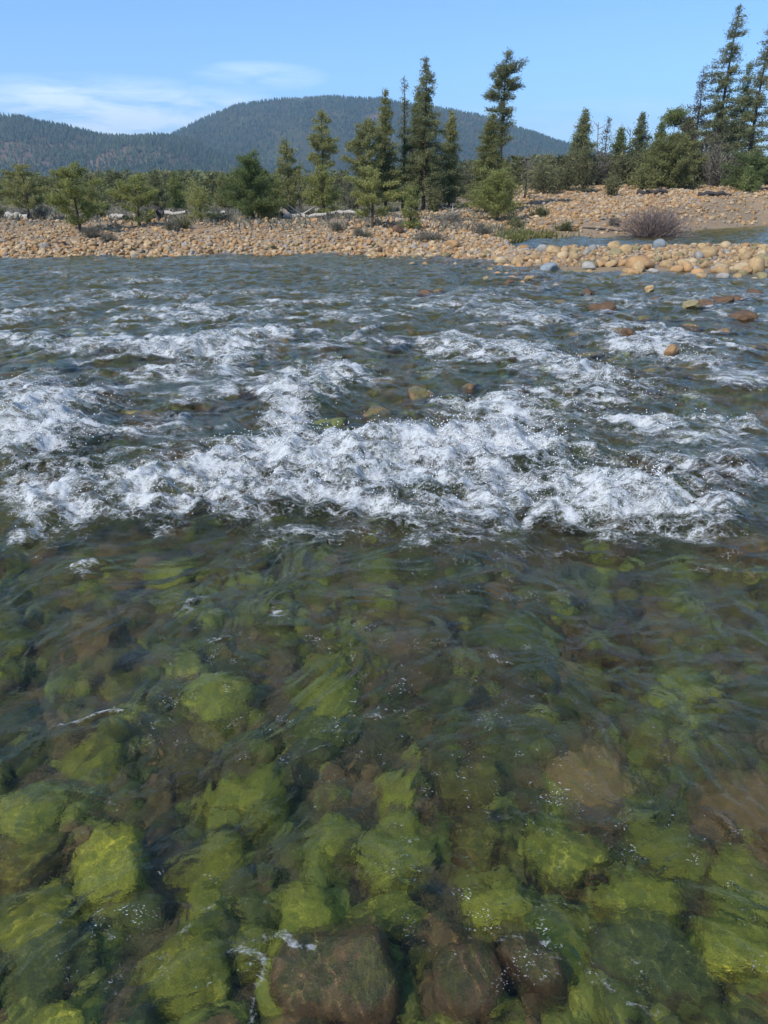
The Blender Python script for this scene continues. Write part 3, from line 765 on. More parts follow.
FOREST = leaf_mat('hill_forest_needles', (.03, .052, .024), (.085, .095, .042), .006, .8, 0)
def hill(name, D, depth, sil, ntrees, seed, tree_h):
    px = np.array([p[0] for p in sil], float); py = np.array([p[1] for p in sil], float)
    tanv = [at_y(p, q, D) for p, q in zip(px, py)]
    ax = np.array([q[0] / D for q in tanv]); hz = np.array([q[1] for q in tanv])
    na, nd = 260, 90
    A = np.linspace(ax[0], ax[-1], na)
    H = np.interp(A, ax, hz)
    k = np.hanning(9); k /= k.sum()
    H = np.convolve(np.pad(H, 4, 'edge'), k, 'valid')
    def surf(a, v):
        h = np.interp(a, A, H)
        y = D - depth * (1 - v)
        prof = np.where(v <= 1, sm(0, 1.15, v) / sm(0, 1.15, np.array(1.)), 1 - .35 * (v - 1) * 3)
        x = a * D * (.75 + .25 * np.minimum(v, 1)) 
        gul = 1 - np.abs(noise2(x * .0045 + seed, y * .0012, seed)) * 1.6 + .5 * noise2(x * .011, y * .004, seed + 1)
        z = h * prof + (gul - .5) * h * .12 * np.clip(v * (1 - v) * 4, 0, 1) + 2.0
        return x, y, np.where(v <= 0.001, .4, z)
    v = np.linspace(0, 1.3, nd)
    AA, VV = np.meshgrid(A, v, indexing='ij')
    x, y, z = surf(AA, VV)
    o = link(name, mesh(name, np.stack([x, y, z], -1).reshape(-1, 3), grid_faces(na, nd)[:, ::-1], HM)); tag(o, kind='structure')
    g = np.random.default_rng(seed)
    a = g.uniform(ax[0], ax[-1], ntrees); vv = g.random(ntrees) ** .8 * 1.06
    tx, ty, tzz = surf(a, vv)
    dens = fbm(tx * .004, tzz * .01, 3, seed + 5)
    keep = (dens + g.normal(0, .2, ntrees) > -.18) | (vv > .93)
    tx, ty, tzz = tx[keep], ty[keep], tzz[keep]; n = len(tx)
    hh = tree_h * g.uniform(.5, 1.2, n); ww = hh * g.uniform(.2, .36, n)
    kk = 5; th = np.linspace(0, 2 * np.pi, kk, endpoint=False)[None] + g.random((n, 1)) * 6
    rr = ww[:, None] * g.uniform(.6, 1.3, (n, kk))
    ring = np.stack([tx[:, None] + rr * np.cos(th), ty[:, None] + rr * np.sin(th), np.broadcast_to(tzz[:, None] + hh[:, None] * .12, (n, kk)) + g.uniform(-.1, .1, (n, kk)) * hh[:, None]], -1)
    top = np.stack([tx, ty, tzz + hh], -1)[:, None]
    V = np.concatenate([ring, top], 1).reshape(-1, 3)
    i = np.arange(n)[:, None] * (kk + 1)
    F_ = np.stack([i + np.arange(kk), i + (np.arange(kk) + 1) % kk, np.broadcast_to(i + kk, (n, kk))], -1).reshape(-1, 3)
    f = link('hill_forest', mesh('hill_forest', V, F_, FOREST, False, {'tone': np.repeat(g.random(n), kk + 1)}))
    tag(f, kind='stuff')
hill('hills', 4300, 900, [(560, 190), (600, 172), (640, 163), (690, 154), (720, 150), (745, 154), (768, 158), (860, 150), (960, 170)], 3000, 31, 11)
hill('hills', 2700, 1100, [(90, 160), (130, 150), (170, 138), (205, 119), (240, 106), (280, 101), (330, 99), (380, 101), (440, 110), (480, 117), (520, 131), (560, 143), (600, 155), (660, 172), (720, 192)], 22000, 17, 11)
hill('hills', 1900, 800, [(-260, 150), (-150, 128), (-60, 124), (0, 118), (20, 118), (45, 125), (70, 129), (100, 137), (130, 139), (160, 137), (190, 141), (215, 152), (245, 165), (280, 178), (320, 194)], 17000, 23, 9.5)

# ------------------------------------------------------------------ trees
BARK = Mat('pine_bark')
_tc = BARK.n('TexCoord'); _mp = BARK.n('Mapping'); BARK.set(_mp.inputs[0], _tc.outputs['Object']); _mp.inputs['Scale'].default_value = (6, 6, 1.5)
_n = BARK.noise(_mp.outputs[0], 3, 4, .7)
BARK = BARK.finish(BARK.bsdf(BARK.mix(BARK.ramp(_n, .4, .65), (.045, .034, .026), (.10, .075, .055)), .9, BARK.bump(_n, .7, .03), .1))
def plain_wood(name, a, b):
    M = Mat(name); t = M.n('TexCoord'); m = M.n('Mapping'); M.set(m.inputs[0], t.outputs['Object']); m.inputs['Scale'].default_value = (2, 14, 14)
    n = M.noise(m.outputs[0], 2.5, 4, .65)
    return M.finish(M.bsdf(M.mix(M.ramp(n, .35, .65), a, b), .85, M.bump(n, .6, .03), .15))
SNAG = plain_wood('charred_wood', (.035, .03, .028), (.07, .062, .055))
DRIFT = plain_wood('bleached_wood', (.42, .39, .34), (.30, .27, .235))
DRIFTG = plain_wood('grey_weathered_wood', (.27, .24, .21), (.17, .15, .13))
GREENS = {
    'fir': leaf_mat('fir_needles', (.165, .180, .085), (.245, .250, .115), .7),
    'pine': leaf_mat('pine_needles', (.215, .222, .085), (.29, .285, .11), .7),
    'pale': leaf_mat('young_pine_needles', (.25, .265, .085), (.34, .335, .115), .7),
    'dark': leaf_mat('dark_pine_needles', (.145, .18, .065), (.22, .25, .085), .7),
    'grey': leaf_mat('dead_needles', (.10, .085, .065), (.15, .125, .09), .7),
    'brush': leaf_mat('grey_brush_twigs', (.22, .20, .15), (.16, .155, .10), .5),
    'olive brush': leaf_mat('olive_brush_leaves', (.14, .145, .065), (.20, .19, .09), .5),
    'willow': leaf_mat('willow_twigs', (.26, .195, .165), (.33, .25, .21), .9),
    'mauve': leaf_mat('bare_twigs', (.20, .18, .135), (.26, .235, .18), .5),
    'lush': leaf_mat('bank_grass_blades', (.12, .15, .035), (.20, .20, .07), .6),
}
def tris(C, D, l, wd, rg):
    """needle tufts: one thin triangle from each centre C along D"""
    n = len(C)
    D = D / (np.linalg.norm(D, axis=1, keepdims=True) + 1e-9)
    s = np.cross(D, rg.normal(size=(n, 3))); s /= np.linalg.norm(s, axis=1, keepdims=True) + 1e-9
    l = np.asarray(l)[:, None]; wd = np.asarray(wd)[:, None]
    V = np.stack([C - s * wd, C + s * wd, C + D * l], 1).reshape(-1, 3)
    return V, np.arange(3 * n).reshape(n, 3)
def conifer(name, label, px, y, pytop, half, base, style, green, cat='tree', group=None, seed=0, lean=0, dens=1.0, bark=None, trunk_r=None, asym=0, cz=None, vscale=1):
    rg = np.random.default_rng(seed + int(px * 13 + y * 7))
    x = (px - 384) / FPX * (y / 1.07)
    zb = tz(x, y)
    x, ztop = at_y(px, pytop, y)
    h = ztop - zb + .05
    W = half / FPX * (y / 1.07)
    root = empty(name, (x, y, zb - .05))
    tag(root, label, cat, group)
    leaf = max(.085, y * .0022); W *= 1.22
    # trunk with its limbs
    nb = 9; tt = np.linspace(0, 1, nb)
    bend = rg.normal(0, .012 * h, 2)
    pts = np.stack([bend[0] * np.sin(tt * 3) + lean * tt ** 2 * h, bend[1] * np.sin(tt * 3), tt * h], -1)
    r0 = trunk_r or max(.07, h * .016)
    bag = Bag().add(*tube(pts, r0 * (1 - tt * .93), 7))
    prof = {'fir': lambda t: (1 - t) ** .85 + .04, 'pine': lambda t: np.minimum(1, 1.25 * (1 - t) ** .6) * (.55 + .45 * np.minimum(1, t * 5)), 'bushy': lambda t: (1 - t ** 1.7) ** .6,
            'sparse': lambda t: (1 - t) ** .8 + .05, 'column': lambda t: .8 * (1 - t) ** .4 + .1, 'top': lambda t: np.interp(t, [0, .25, .45, .6, .72, .85, 1.0], [.55, .35, .8, 1.0, .9, .45, .12])}[style]
    C, D, T = [], [], []
    nwh = max(6, int(h * (1 - base) / max(.22, h * .030)))
    for k in range(nwh):
        t = (k + rg.uniform(-.3, .3)) / nwh; t = min(max(t, 0), .985)
        z = (base + (1 - base) * t) * h
        pos = np.array([np.interp(z, pts[:, 2], pts[:, i]) for i in range(3)])
        nbr = rg.integers(4, 7) if style != 'sparse' else rg.integers(2, 5)
        a0 = rg.uniform(0, 6.28)
        for b in range(nbr):
            zq = min(max(z + rg.uniform(-.6, .6) * h * (1 - base) / nwh, base * h), h * .985); pos = np.array([np.interp(zq, pts[:, 2], pts[:, i]) for i in range(3)])
            a = a0 + b * 6.283 / nbr + rg.normal(0, .3)
            L = W * float(prof(np.array(t))) * rg.uniform(.35, 1.2) * (1 + asym * math.cos(a) * math.sin(t * 9))
            if style in ('pine', 'top') and rg.random() < .22: L *= .35
            if L < leaf * .6: L = leaf * .6
            e = {'fir': rg.uniform(-.25, .12), 'pine': rg.uniform(-.05, .45), 'bushy': rg.uniform(-.05, .5), 'sparse': rg.uniform(-.2, .3), 'column': rg.uniform(.1, .7), 'top': rg.uniform(-.2, .5)}[style]
            d = np.array([math.cos(a) * math.cos(e), math.sin(a) * math.cos(e), math.sin(e)])
            tip = pos + d * L + np.array([0, 0, L * (.12 if style != 'fir' else .05)])
            mid = pos + d * L * .5
            bag.add(*tube(np.array([pos, mid, tip]), np.array([r0 * .22 * (1 - t * .6), r0 * .14 * (1 - t * .6), r0 * .04]), 3))
            nt_ = max(2, int(L / leaf * 2.3 * dens))
            s = rg.uniform(.2 if style != 'pine' else .38, 1.02, nt_)
            c = pos + (tip - pos) * s[:, None]
            if style == 'sparse': keep = rg.random(nt_) < .6; c = c[keep]
            for q in c:
                m = 11 if style != 'sparse' else 6
                jit = rg.normal(0, leaf * (.85 if style != 'bushy' else 1.1), (m, 3)); jit[:, 2] *= .8
                C.append(q + jit)
                dd = rg.normal(0, .8, (m, 3)) + d * .8; dd[:, 2] += .35
                D.append(dd); T.append(np.full(m, np.clip(rg.normal(.5, .22), 0, 1)))
    # leader
    m = 12; C.append(np.array([pts[-1]] * m) - np.array([[0, 0, 1]]) * rg.uniform(0, leaf * 3, (m, 1))); D.append(rg.normal(0, .5, (m, 3)) + np.array([0, 0, 1.0])); T.append(np.full(m, .5))
    C = np.concatenate(C); D = np.concatenate(D); T = np.concatenate(T)
    n = len(C)
    v, f = tris(C, D, leaf * rg.uniform(.7, 1.5, n), leaf * rg.uniform(.14, .26, n), rg)
    tv, tf = bag.get()
    link('trunk', mesh('trunk', tv, tf, bark or BARK), root)
    link('crown', mesh('crown', v, f, GREENS[green], False, {'tone': np.repeat(T, 3)}), root)
    return root
TG = 'conifers on the far bank'
T_ = [
    ('pine_tree', 'leftmost olive pine with a bare dark lower trunk', 20, 41, 163, 21, .22, 'pine', 'pine', {}),
    ('pine_tree', 'pale green young pine, broad and branched to the ground, second from left on the bank', 71, 34.5, 163, 27, .10, 'pine', 'pale', {}),
    ('pine_tree', 'low dark pine filling in right behind the broad pale young pine', 88, 47, 186, 15, .05, 'bushy', 'pine', {}),
    ('pine_tree', 'thin spindly dark pine between the two pale young pines at left', 98, 52, 168, 8, .35, 'sparse', 'dark', {}),
    ('pine_tree', 'pale young pine with a rounded open crown above the driftwood at left', 134, 36.5, 176, 23, .14, 'pine', 'pale', {}),
    ('fir_tree', 'dark narrow fir behind the driftwood, left one of the pair', 154, 62, 168, 10, .1, 'fir', 'fir', {}),
    ('fir_tree', 'dark narrow fir behind the driftwood, right one of the pair', 173, 64, 172, 10, .15, 'fir', 'dark', {}),
    ('pine_tree', 'small pale pine just left of the dark bushy pine', 198, 39, 187, 15, .12, 'bushy', 'pale', {'dens': .7}),
    ('fir_tree', 'dim small fir far behind the small pale pine', 222, 75, 172, 9, .1, 'fir', 'pine', {}),
    ('pine_tree', 'dense dark bushy pine with a domed crown reaching the ground', 249, 43, 154, 24, .03, 'bushy', 'dark', {'dens': 1.25}),
    ('pine_tree', 'small dark pine pressed against the domed bushy pine', 272, 47, 180, 11, .05, 'bushy', 'dark', {}),
    ('pine_tree', 'slender pine with a pointed top just right of the domed bushy pine', 286, 46, 138, 13, .12, 'pine', 'pine', {}),
    ('pine_tree', 'bare leaning half dead pine behind the white driftwood', 299, 60, 158, 6, .3, 'sparse', 'pine', {}),
    ('pine_tree', 'tall pine with an oval crown high on a bare trunk, above the white driftwood', 321, 48, 111, 14, .48, 'pine', 'pine', {}),
    ('pine_tree', 'pale young pine at the foot of the tall bare trunked pine', 321, 45, 166, 17, .08, 'pine', 'pale', {}),
    ('pine_tree', 'pale bright young pine in front of the tall central clump', 372, 37, 166, 24, .18, 'pine', 'pale', {}),
    ('pine_tree', 'broad olive pine on the left flank of the tall central clump', 368, 58, 118, 22, .15, 'pine', 'pine', {}),
    ('fir_tree', 'pointed fir second from left in the tall central clump', 386, 60, 89, 15, .12, 'fir', 'pine', {}),
    ('pine_tree', 'thin ragged snaggy pine poking up inside the tall central clump', 404, 62, 75, 8, .12, 'sparse', 'fir', {'dens': 1.8}),
    ('fir_tree', 'tallest fir of the central clump with a pointed top', 426, 60, 57, 25, .17, 'fir', 'fir', {'dens': 1.0}),
    ('fir_tree', 'second trunk and crown standing tight against the tallest central fir', 418, 62, 88, 18, .2, 'fir', 'dark', {}),
    ('fir_tree', 'shorter fir on the right flank of the tall central clump', 452, 64, 111, 15, .08, 'fir', 'pine', {}),
    ('pine_tree', 'small pale sapling pine before the central clump, nearest the shore cobbles', 411, 36, 184, 12, .05, 'column', 'pale', {}),
    ('pine_tree', 'tall crooked pine with a ragged bare stemmed top, standing alone', 508, 60, 52, 19, .42, 'top', 'fir', {'asym': .4, 'lean': .0}),
    ('fir_tree', 'broad olive conical fir hugging the crooked pine', 493, 56, 112, 22, .08, 'fir', 'pine', {'dens': 1.2}),
    ('pine_tree', 'low pale spreading young pine under the crooked pine', 500, 50, 172, 24, .12, 'bushy', 'pale', {'dens': .8}),
    ('fir_tree', 'pointed lone fir on the skyline over the right terrace', 586, 90, 109, 14, .2, 'fir', 'fir', {}),
    ('bare_tree', 'thin grey leafless tree beside the pointed lone fir', 609, 95, 118, 9, .2, 'sparse', 'grey', {'dens': .4}),
    ('pine_tree', 'small dark pine with a charred stub on its trunk', 622, 95, 127, 9, .35, 'fir', 'dark', {}),
    ('pine_tree', 'slim pine with layered branches and a flat top', 643, 96, 113, 12, .3, 'fir', 'fir', {'dens': .8}),
    ('fir_tree', 'small pointed fir between the flat topped pine and the tufted pine', 662, 98, 121, 11, .2, 'fir', 'dark', {}),
    ('pine_tree', 'odd pine with a single leafy tuft on a leaning bare stem', 677, 93, 111, 11, .82, 'bushy', 'dark', {'lean': -.02, 'dens': 1.2}),
    ('pine_tree', 'grey brown half dead pine with see through branches', 704, 88, 70, 17, .3, 'sparse', 'grey', {'dens': 1.2}),
    ('pine_tree', 'leafy olive pine standing left of the grey half dead pine', 690, 92, 118, 13, .25, 'pine', 'pine', {}),
    ('pine_tree', 'olive pine leaning over behind the grey half dead pine', 722, 94, 112, 14, .45, 'pine', 'pine', {}),
    ('fir_tree', 'tallest tree of the right hand group with long drooping limbs', 741, 85, 3, 23, .28, 'fir', 'fir', {'dens': .6, 'asym': .3}),
    ('fir_tree', 'slimmer fir close behind the tallest right hand tree', 750, 90, 62, 15, .35, 'fir', 'dark', {'dens': .6}),
    ('fir_tree', 'tall dark fir cut by the right edge of the view', 774, 83, 22, 24, .2, 'fir', 'fir', {'dens': .6}),
    ('pine_tree', 'wide rounded bushy pine at the terrace edge', 677, 81, 134, 24, .03, 'bushy', 'pine', {'dens': 1.2}),
    ('pine_tree', 'lower bushy pine merging into the left of the wide rounded one', 655, 83, 150, 14, .03, 'bushy', 'pine', {}),
    ('pine_tree', 'dark bushy pine on the terrace below the tallest right hand tree', 754, 79, 156, 22, .03, 'bushy', 'dark', {'dens': 1.2}),
]
for i, (n, lab, px, y, top, half, base, sty, gr, kw) in enumerate(T_):
    conifer(n, lab, px, y, top, half, base, sty, gr, 'tree', TG, seed=i * 31, **kw)
# charred standing trunks without crowns
def snag(label, px, y, pytop, r, name='dead_tree', bark=SNAG, limbs=5, lean=0):
    rg = np.random.default_rng(int(px)); x, zt = at_y(px, pytop, y); zb = tz(x, y); h = zt - zb
    root = empty(name, (x, y, zb - .05)); tag(root, label, 'tree', 'dead trees on the far bank')
    t = np.linspace(0, 1, 7); pts = np.stack([lean * h * t ** 1.5 + .02 * h * np.sin(t * 5), 0 * t, h * t], -1)
    bag = Bag().add(*tube(pts, r * (1 - .7 * t), 6))
    link('trunk', mesh('trunk', *bag.get(), bark), root)
    for k in range(limbs):
        s = rg.uniform(.4, .95); p = np.array([np.interp(s, t, pts[:, i]) for i in range(3)]); a = rg.uniform(0, 6.28); L = h * rg.uniform(.1, .25)
        d = np.array([math.cos(a), math.sin(a), rg.uniform(.2, .9)])
        link('branch', mesh('branch', *tube(np.array([p, p + d * L * .5, p + d * L + [0, 0, L * .2]]), np.array([r * .4, r * .25, r * .08]), 4), bark), root)
snag('black charred stub trunk beside the small dark pine', 624, 92, 148, .28, limbs=2)
snag('thin dead grey pole behind the domed bushy pine', 297, 66, 165, .10, limbs=4)
snag('dead black trunk bent over in front of the olive pine on the right', 716, 87, 140, .18, limbs=4, lean=-.25)
snag('straight dead pole between the half dead pine and the tallest tree', 721, 89, 128, .16, limbs=3)
snag('grey dead spike rising from the brush left of the lone fir', 527, 70, 160, .10, limbs=4)
snag('thin leafless grey trunk left of the flat topped pine', 632, 100, 128, .12, limbs=7, bark=DRIFTG)
snag('thin leafless grey trunk right of the lone fir', 600, 97, 122, .12, limbs=7, bark=DRIFTG)

# ------------------------------------------------------------------ shrubs
def shrub(label, px, y, wpx, hpx, green, name='shrub', group='shrubs on the far bank', spiky=.5, n=900, stems=7, leaf=None, dz=0, cat='shrub'):
    rg = np.random.default_rng(int(px * 5 + y * 3)); k = y / 1.06 / FPX
    x = (px - 384) * k; W = wpx * k * .5; H = hpx * k
    root = empty(name, (x, y, tz(x, y) - .03 + dz)); tag(root, label, cat, group)
    leaf = leaf or max(.09, y * .003)
    bag = Bag(); C = []; D = []; T = []
    for s in range(stems):
        a = rg.uniform(0, 6.28); q = rg.uniform(.1, 1) ** .7
        e = np.array([math.cos(a) * W * q, math.sin(a) * W * q * .8, H * math.sqrt(max(.12, 1 - q * q * .85)) * rg.uniform(.75, 1)])
        m = e * .5 + np.array([0, 0, H * .08])
        bag.add(*tube(np.array([[0, 0, 0], m, e * .97]), np.array([.03, .02, .006]) * (.6 + H * .4), 4))
        c = n // stems
        t = rg.uniform(.25, 1.05, c)[:, None]
        P = m * (2 * t * (1 - t)) + e * t * t + rg.normal(0, 1, (c, 3)) * np.array([W, W, H]) * .16
        P[:, 2] = np.abs(P[:, 2])
        C.append(P); dd = rg.normal(0, 1 - spiky * .7, (c, 3)) + (e / np.linalg.norm(e)) * spiky * 1.3; D.append(dd); T.append(np.clip(rg.normal(rg.uniform(.3, .7), .15, c), 0, 1))
    C = np.concatenate(C); D = np.concatenate(D); T = np.concatenate(T); m = len(C)
    v, f = tris(C, D, leaf * rg.uniform(.8, 1.8, m) * (1 + spiky), leaf * rg.uniform(.10, .22, m) * (1.2 - spiky * .6), rg)
    link('stems', mesh('stems', *bag.get(), BARK), root)
    link('foliage', mesh('foliage', v, f, GREENS[green], False, {'tone': np.repeat(T, 3)}), root)
    return root
shrub('big bare reddish willow standing at the edge of the side channel', 650, 45.6, 74, 35, 'willow', 'willow_shrub', None, .85, 5200, 60, .14, .05)
SH = [
    ('dark olive shrub at the left end of the terrace thicket', 560, 78, 34, 32, 'olive brush', .2, 1400), ('tall dull green shrub beside the left end of the terrace thicket', 578, 76, 30, 40, 'olive brush', .2, 1500),
    ('low olive brush left of the terrace thicket', 540, 74, 36, 24, 'olive brush', .4, 1000), ('rounded yellowish shrub in front of the skyline firs', 636, 80, 34, 24, 'pine', .2, 1200),
    ('pale yellow green shrub at the terrace rim', 606, 72, 22, 18, 'olive brush', .2, 900), ('low green bush at the foot of the dark bushy pine', 738, 76, 24, 20, 'dark', .2, 1100),
    ('mauve grey leafless thicket behind the wide rounded pine', 706, 84, 44, 46, 'mauve', .6, 1600), ('smaller mauve leafless brush left of the dark bushy pine', 730, 86, 30, 44, 'mauve', .6, 1100),
    ('dull olive brush under the charred stub', 615, 88, 40, 34, 'olive brush', .4, 1200), ('brown grey brush between lone fir and thicket', 592, 90, 34, 30, 'mauve', .5, 1100),
    ('leafless mauve thicket right of the central clump', 530, 80, 40, 28, 'mauve', .5, 1400), ('dull grey brush filling the gap right of the central clump', 470, 72, 32, 34, 'brush', .4, 1000),
    ('green shrub among the trunks of the central clump', 432, 58, 26, 24, 'olive brush', .2, 1000), ('grey brush under the left side of the central clump', 352, 62, 36, 30, 'brush', .4, 1100),
    ('low mauve dead brush in front of the central clump', 445, 46, 34, 11, 'mauve', .5, 700), ('low mauve dead brush near the bar tip', 480, 39, 26, 9, 'mauve', .5, 700),
    ('dry tuft of mauve stalks above the shore cobbles', 430, 33, 40, 8, 'mauve', .6, 800), ('grey tuft below the pale bright young pine', 362, 34, 24, 8, 'brush', .5, 600),
    ('green tinged low brush right of the crooked pine', 535, 52, 28, 9, 'olive brush', .4, 600), ('low olive brush on the stony bank before the crooked pine', 518, 47, 34, 8, 'olive brush', .4, 600),
    ('grey dead brush on the bank below the left pines', 92, 33, 26, 9, 'brush', .5, 700), ('brown dry brush on the bank below the round pale pine', 108, 32, 20, 9, 'mauve', .5, 600),
    ('grey tuft beside the driftwood at left', 172, 35, 18, 9, 'brush', .5, 500), ('olive tuft at the foot of the small pale pine', 186, 36, 22, 9, 'olive brush', .4, 600),
    ('grey brush beneath the domed bushy pine', 225, 40, 24, 9, 'brush', .5, 600), ('pale green low brush right of the domed bushy pine', 272, 43, 26, 13, 'pale', .3, 700),
    ('grey brush at the roots of the leftmost pine', 40, 42, 40, 12, 'brush', .5, 800), ('low brush at the far left of the bank', 4, 44, 30, 12, 'olive brush', .4, 800),
    ('grey brush under the slender pointed pine', 305, 44, 26, 9, 'brush', .5, 600), ('grey tuft in front of the white driftwood', 335, 36, 20, 7, 'brush', .5, 500),
    ('brown twiggy bush alone on the terrace cobbles', 612, 50, 12, 6, 'mauve', .5, 400), ('low green brush before the twiggy willow', 565, 47, 26, 7, 'olive brush', .4, 600),
]
for lab, px, y, wp, hp, gr, sp, n in SH: shrub(lab, px, y, wp, hp, gr, 'shrub', 'shrubs on the far bank', sp, n)

# ------------------------------------------------------------------ driftwood
def log(label, p0, p1, y0, y1, r, mat, twigs=0, lift=.1, name='drift_log'):
    x0 = (p0 - 384) / FPX * y0 / 1.06; x1 = (p1 - 384) / FPX * y1 / 1.06
    a = np.array([x0, y0, tz(x0, y0) + r * .7]); b = np.array([x1, y1, tz(x1, y1) + r * .7 + lift])
    rg = np.random.default_rng(int(p0 * 3)); t = np.linspace(0, 1, 8)[:, None]
    pts = a + (b - a) * t + rg.normal(0, r * .35, (8, 3)); pts[:, 2] = np.maximum(pts[:, 2], a[2] * .0 + pts[:, 2])
    o = a.copy()
    root = empty(name, o); tag(root, label, 'log', 'driftwood on the far bank')
    link('trunk', mesh('trunk', *tube(pts - o, r * np.linspace(1.15, .55, 8), 8), mat), root)
    for k in range(twigs):
        s = rg.integers(1, 7); q = pts[s] - o; L = rg.uniform(.5, 1.3); d = rg.normal(0, 1, 3); d[2] = abs(d[2]) * .6; d /= np.linalg.norm(d)
        link('branch', mesh('branch', *tube(np.array([q, q + d * L * .5, q + d * L]), np.array([r * .4, r * .25, r * .08]), 5), mat), root)
log('white bleached log lying in front of the domed bushy pine', 286, 327, 44, 43, .14, DRIFT, 2)
log('grey root end of driftwood beside the white bleached log', 270, 298, 46, 45.5, .26, DRIFTG, 4)
log('long pale log lying flat behind the white bleached one', 318, 362, 52, 51, .16, DRIFT, 1)
log('pale log at the foot of the leftmost pine', 14, 34, 42, 40.5, .18, DRIFT, 1)
log('white log lying left of the dark narrow firs', 150, 188, 45, 44, .14, DRIFT, 2)
log('dark rooty stump end by the white log', 158, 165, 43.5, 43, .32, SNAG, 4)
log('short pale log below the round pale pine', 118, 128, 41, 40.5, .15, DRIFT, 0)
log('pale log lying left of the domed bushy pine', 205, 228, 46, 46, .15, DRIFT, 1)
log('grey forked branch standing up before the central clump', 447, 458, 50, 49, .09, DRIFT, 5, .5)
log('small pale log before the central clump', 438, 452, 48, 47.5, .12, DRIFT, 0)
log('long dark log on the terrace rim under the wide rounded pine', 630, 662, 74, 73.5, .22, SNAG, 2)
log('second dark log on the terrace rim below the bare thicket', 690, 722, 72, 71.5, .22, SNAG, 1)
log('thin dark pole lying above the side channel left of the willow', 562, 625, 48.5, 47.5, .07, SNAG, 1)

# ------------------------------------------------------------------ grass at the side channel, far woods, brush cover
def blades(name, pts, l, wd, green, seed, up=1.0):
    rg = np.random.default_rng(seed); C = np.array(pts); n = len(C)
    D = rg.normal(0, .5, (n, 3)); D[:, 2] = np.abs(D[:, 2]) + up
    v, f = tris(C, D, l * rg.uniform(.6, 1.5, n), wd * rg.uniform(.6, 1.4, n), rg)
    o = link(name, mesh(name, v, f, GREENS[green], False, {'tone': np.repeat(rg.random(n), 3)}))
    return tag(o, kind='stuff')
g = np.random.default_rng(12); P_ = []
for cx, y0, wpx, n in [(560, 40.5, 40, 900), (520, 40, 28, 700), (600, 43.5, 26, 300), (535, 44, 40, 700), (690, 47, 30, 300)]:
    k = y0 / 1.06 / FPX
    for _ in range(n):
        x = (cx - 384 + g.normal(0, wpx * .5)) * k; y = y0 + g.normal(0, .9); z = tz(x, y)
        if z > -.15: P_.append((x, y, z))
blades('grass', P_, .32, .03, 'lush', 5)
P_ = []
for _ in range(9000):
    px = g.uniform(-30, 520); y = 36 + 34 * g.random() ** .9; x = (px - 384) / FPX * y / 1.06
    if fbm(np.array([x * .35]), np.array([y * .2]), 3, 55)[0] > -.05: P_.append((x, y, tz(x, y)))
blades('ground_brush', P_, .30, .05, 'brush', 6, .5)
def wood(name, green, n, px0, px1, y0, y1, t0, t1, seed, wr=.2):
    rg = np.random.default_rng(seed); C = []; D = []; T = []; L = []
    for _ in range(n):
        px = rg.uniform(px0, px1); y = rg.uniform(y0, y1); x, zt = at_y(px, rg.uniform(t0, t1), y); zb = tz(x, y); h = max(zt - zb, 3)
        m = 110; t = rg.random(m) ** .8; a = rg.uniform(0, 6.28, m); r = h * wr * (1 - t) ** .8 * rg.uniform(.3, 1, m) + .1
        C.append(np.stack([x + r * np.cos(a), y + r * np.sin(a), zb + h * (.06 + .94 * t)], -1))
        D.append(np.stack([np.cos(a), np.sin(a), rg.uniform(-.3, .7, m)], -1) + rg.normal(0, .3, (m, 3))); T.append(np.full(m, rg.random())); L.append(np.full(m, y * .0055))
    C = np.concatenate(C); D = np.concatenate(D); T = np.concatenate(T); L = np.concatenate(L); k = len(C)
    v, f = tris(C, D, L * rg.uniform(.7, 1.5, k), L * rg.uniform(.2, .35, k), rg)
    tag(link(name, mesh(name, v, f, GREENS[green], False, {'tone': np.repeat(T, 3)})), kind='stuff')
wood('distant_wood', 'fir', 240, -80, 400, 120, 260, 170, 187, 1)
wood('distant_wood', 'pine', 140, -80, 560, 75, 130, 178, 196, 2, .26)
wood('distant_wood', 'fir', 120, 400, 640, 110, 240, 160, 182, 3)
wood('distant_wood', 'fir', 70, 640, 860, 110, 180, 148, 174, 4)
wood('distant_brush', 'olive brush', 110, -80, 560, 66, 110, 190, 202, 5, .45)
wood('distant_brush', 'olive brush', 120, 520, 860, 92, 112, 160, 180, 6, .4)
wood('distant_brush', 'olive brush', 110, 520, 860, 87, 98, 172, 186, 7, .5)

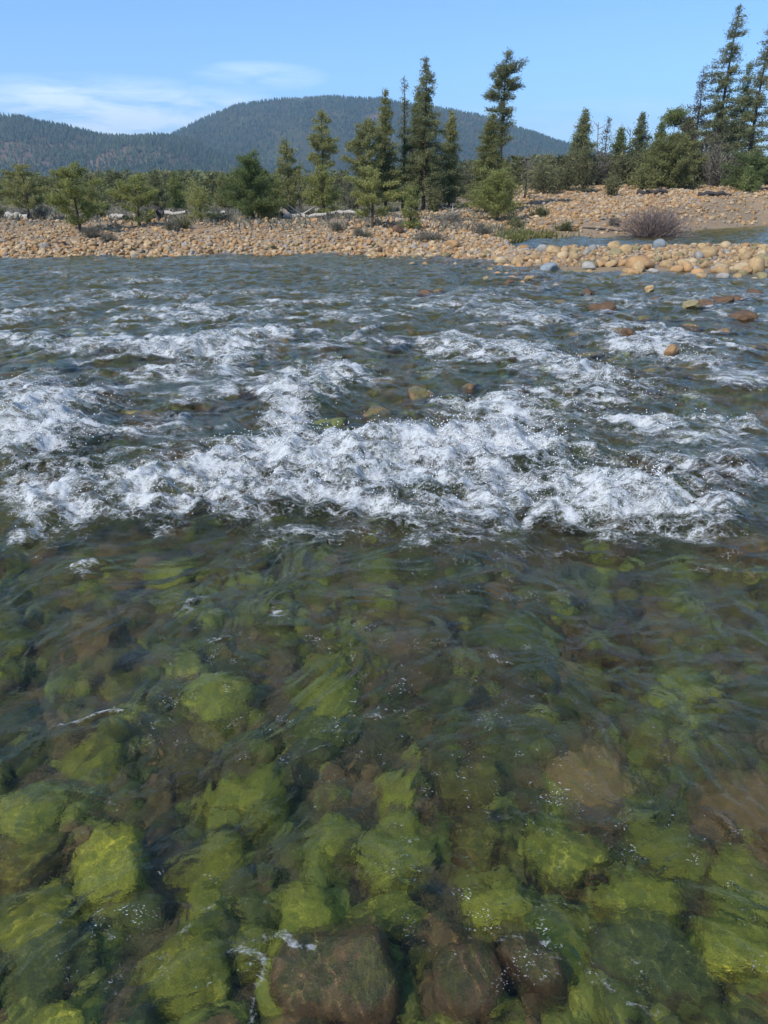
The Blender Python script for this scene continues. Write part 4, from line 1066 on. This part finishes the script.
# ------------------------------------------------------------------ spray thrown up by the rapid
g = np.random.default_rng(77)
def spray():
    flat = WF.reshape(-1); x = WX.reshape(-1); y = WY.reshape(-1); z = WZ.reshape(-1)
    ok = np.where((flat > .55) & (y < 13) & (np.abs(x) < y * .62 + .5))[0]
    w_ = flat[ok] ** 3 * (y[ok] ** 1.2); w_ /= w_.sum()
    pick = g.choice(ok, 4200, p=w_)
    near = np.where((y < 4.2) & (np.abs(x) < y * .62 + .4) & (flat > .2))[0]
    v0, f0 = ICO[1]
    V = []; n = len(pick)
    up = np.abs(g.normal(0, 1, n)) ** 1.3 * .035
    pos = np.stack([x[pick] + g.normal(0, .05, n), y[pick] + g.normal(0, .05, n), z[pick] + up], -1)
    rad = g.uniform(.002, .006, n) * np.clip(y[pick] / 6, .6, 1.05)
    # the tall splash at the right of the hydraulic
    sx, sy = at(655, 500)
    m = 150; t = g.random(m)
    sp = np.stack([sx + .02 * np.sin(t * 9) + g.normal(0, .012, m) * (1 + t), sy + g.normal(0, .03, m), .10 + t * .28], -1)
    pos = np.concatenate([pos, sp]); rad = np.concatenate([rad, g.uniform(.003, .007, m) * (1.2 - t)])
    V = (pos[:, None] + v0[None] * rad[:, None, None]).reshape(-1, 3)
    F_ = (np.arange(len(pos))[:, None, None] * len(v0) + f0[None]).reshape(-1, 3)
    M = Mat('spray_drops'); 
    m_ = M.finish(M.bsdf((.86, .89, .91), .3, None, .5))
    tag(link('spray', mesh('spray', V, F_, m_)), kind='stuff')
spray()

# ------------------------------------------------------------------ the air between here and the hills
def haze():
    import bmesh
    bm = bmesh.new(); bmesh.ops.create_cube(bm, size=1)
    me = bpy.data.meshes.new('haze'); bm.to_mesh(me); bm.free()
    o = link('haze', me, None, (0, 2700, 250)); o.scale = (12400, 6800, 520)
    M = Mat('haze_air'); v = M.n('VolumePrincipled'); v.inputs['Density'].default_value = HAZE
    v.inputs['Color'].default_value = (.55, .78, 1.0, 1); v.inputs['Anisotropy'].default_value = .2
    M.t.links.new(v.outputs[0], M.out.inputs['Volume']); me.materials.append(M.m)
    tag(o, kind='stuff')
HAZE = .00017
haze()
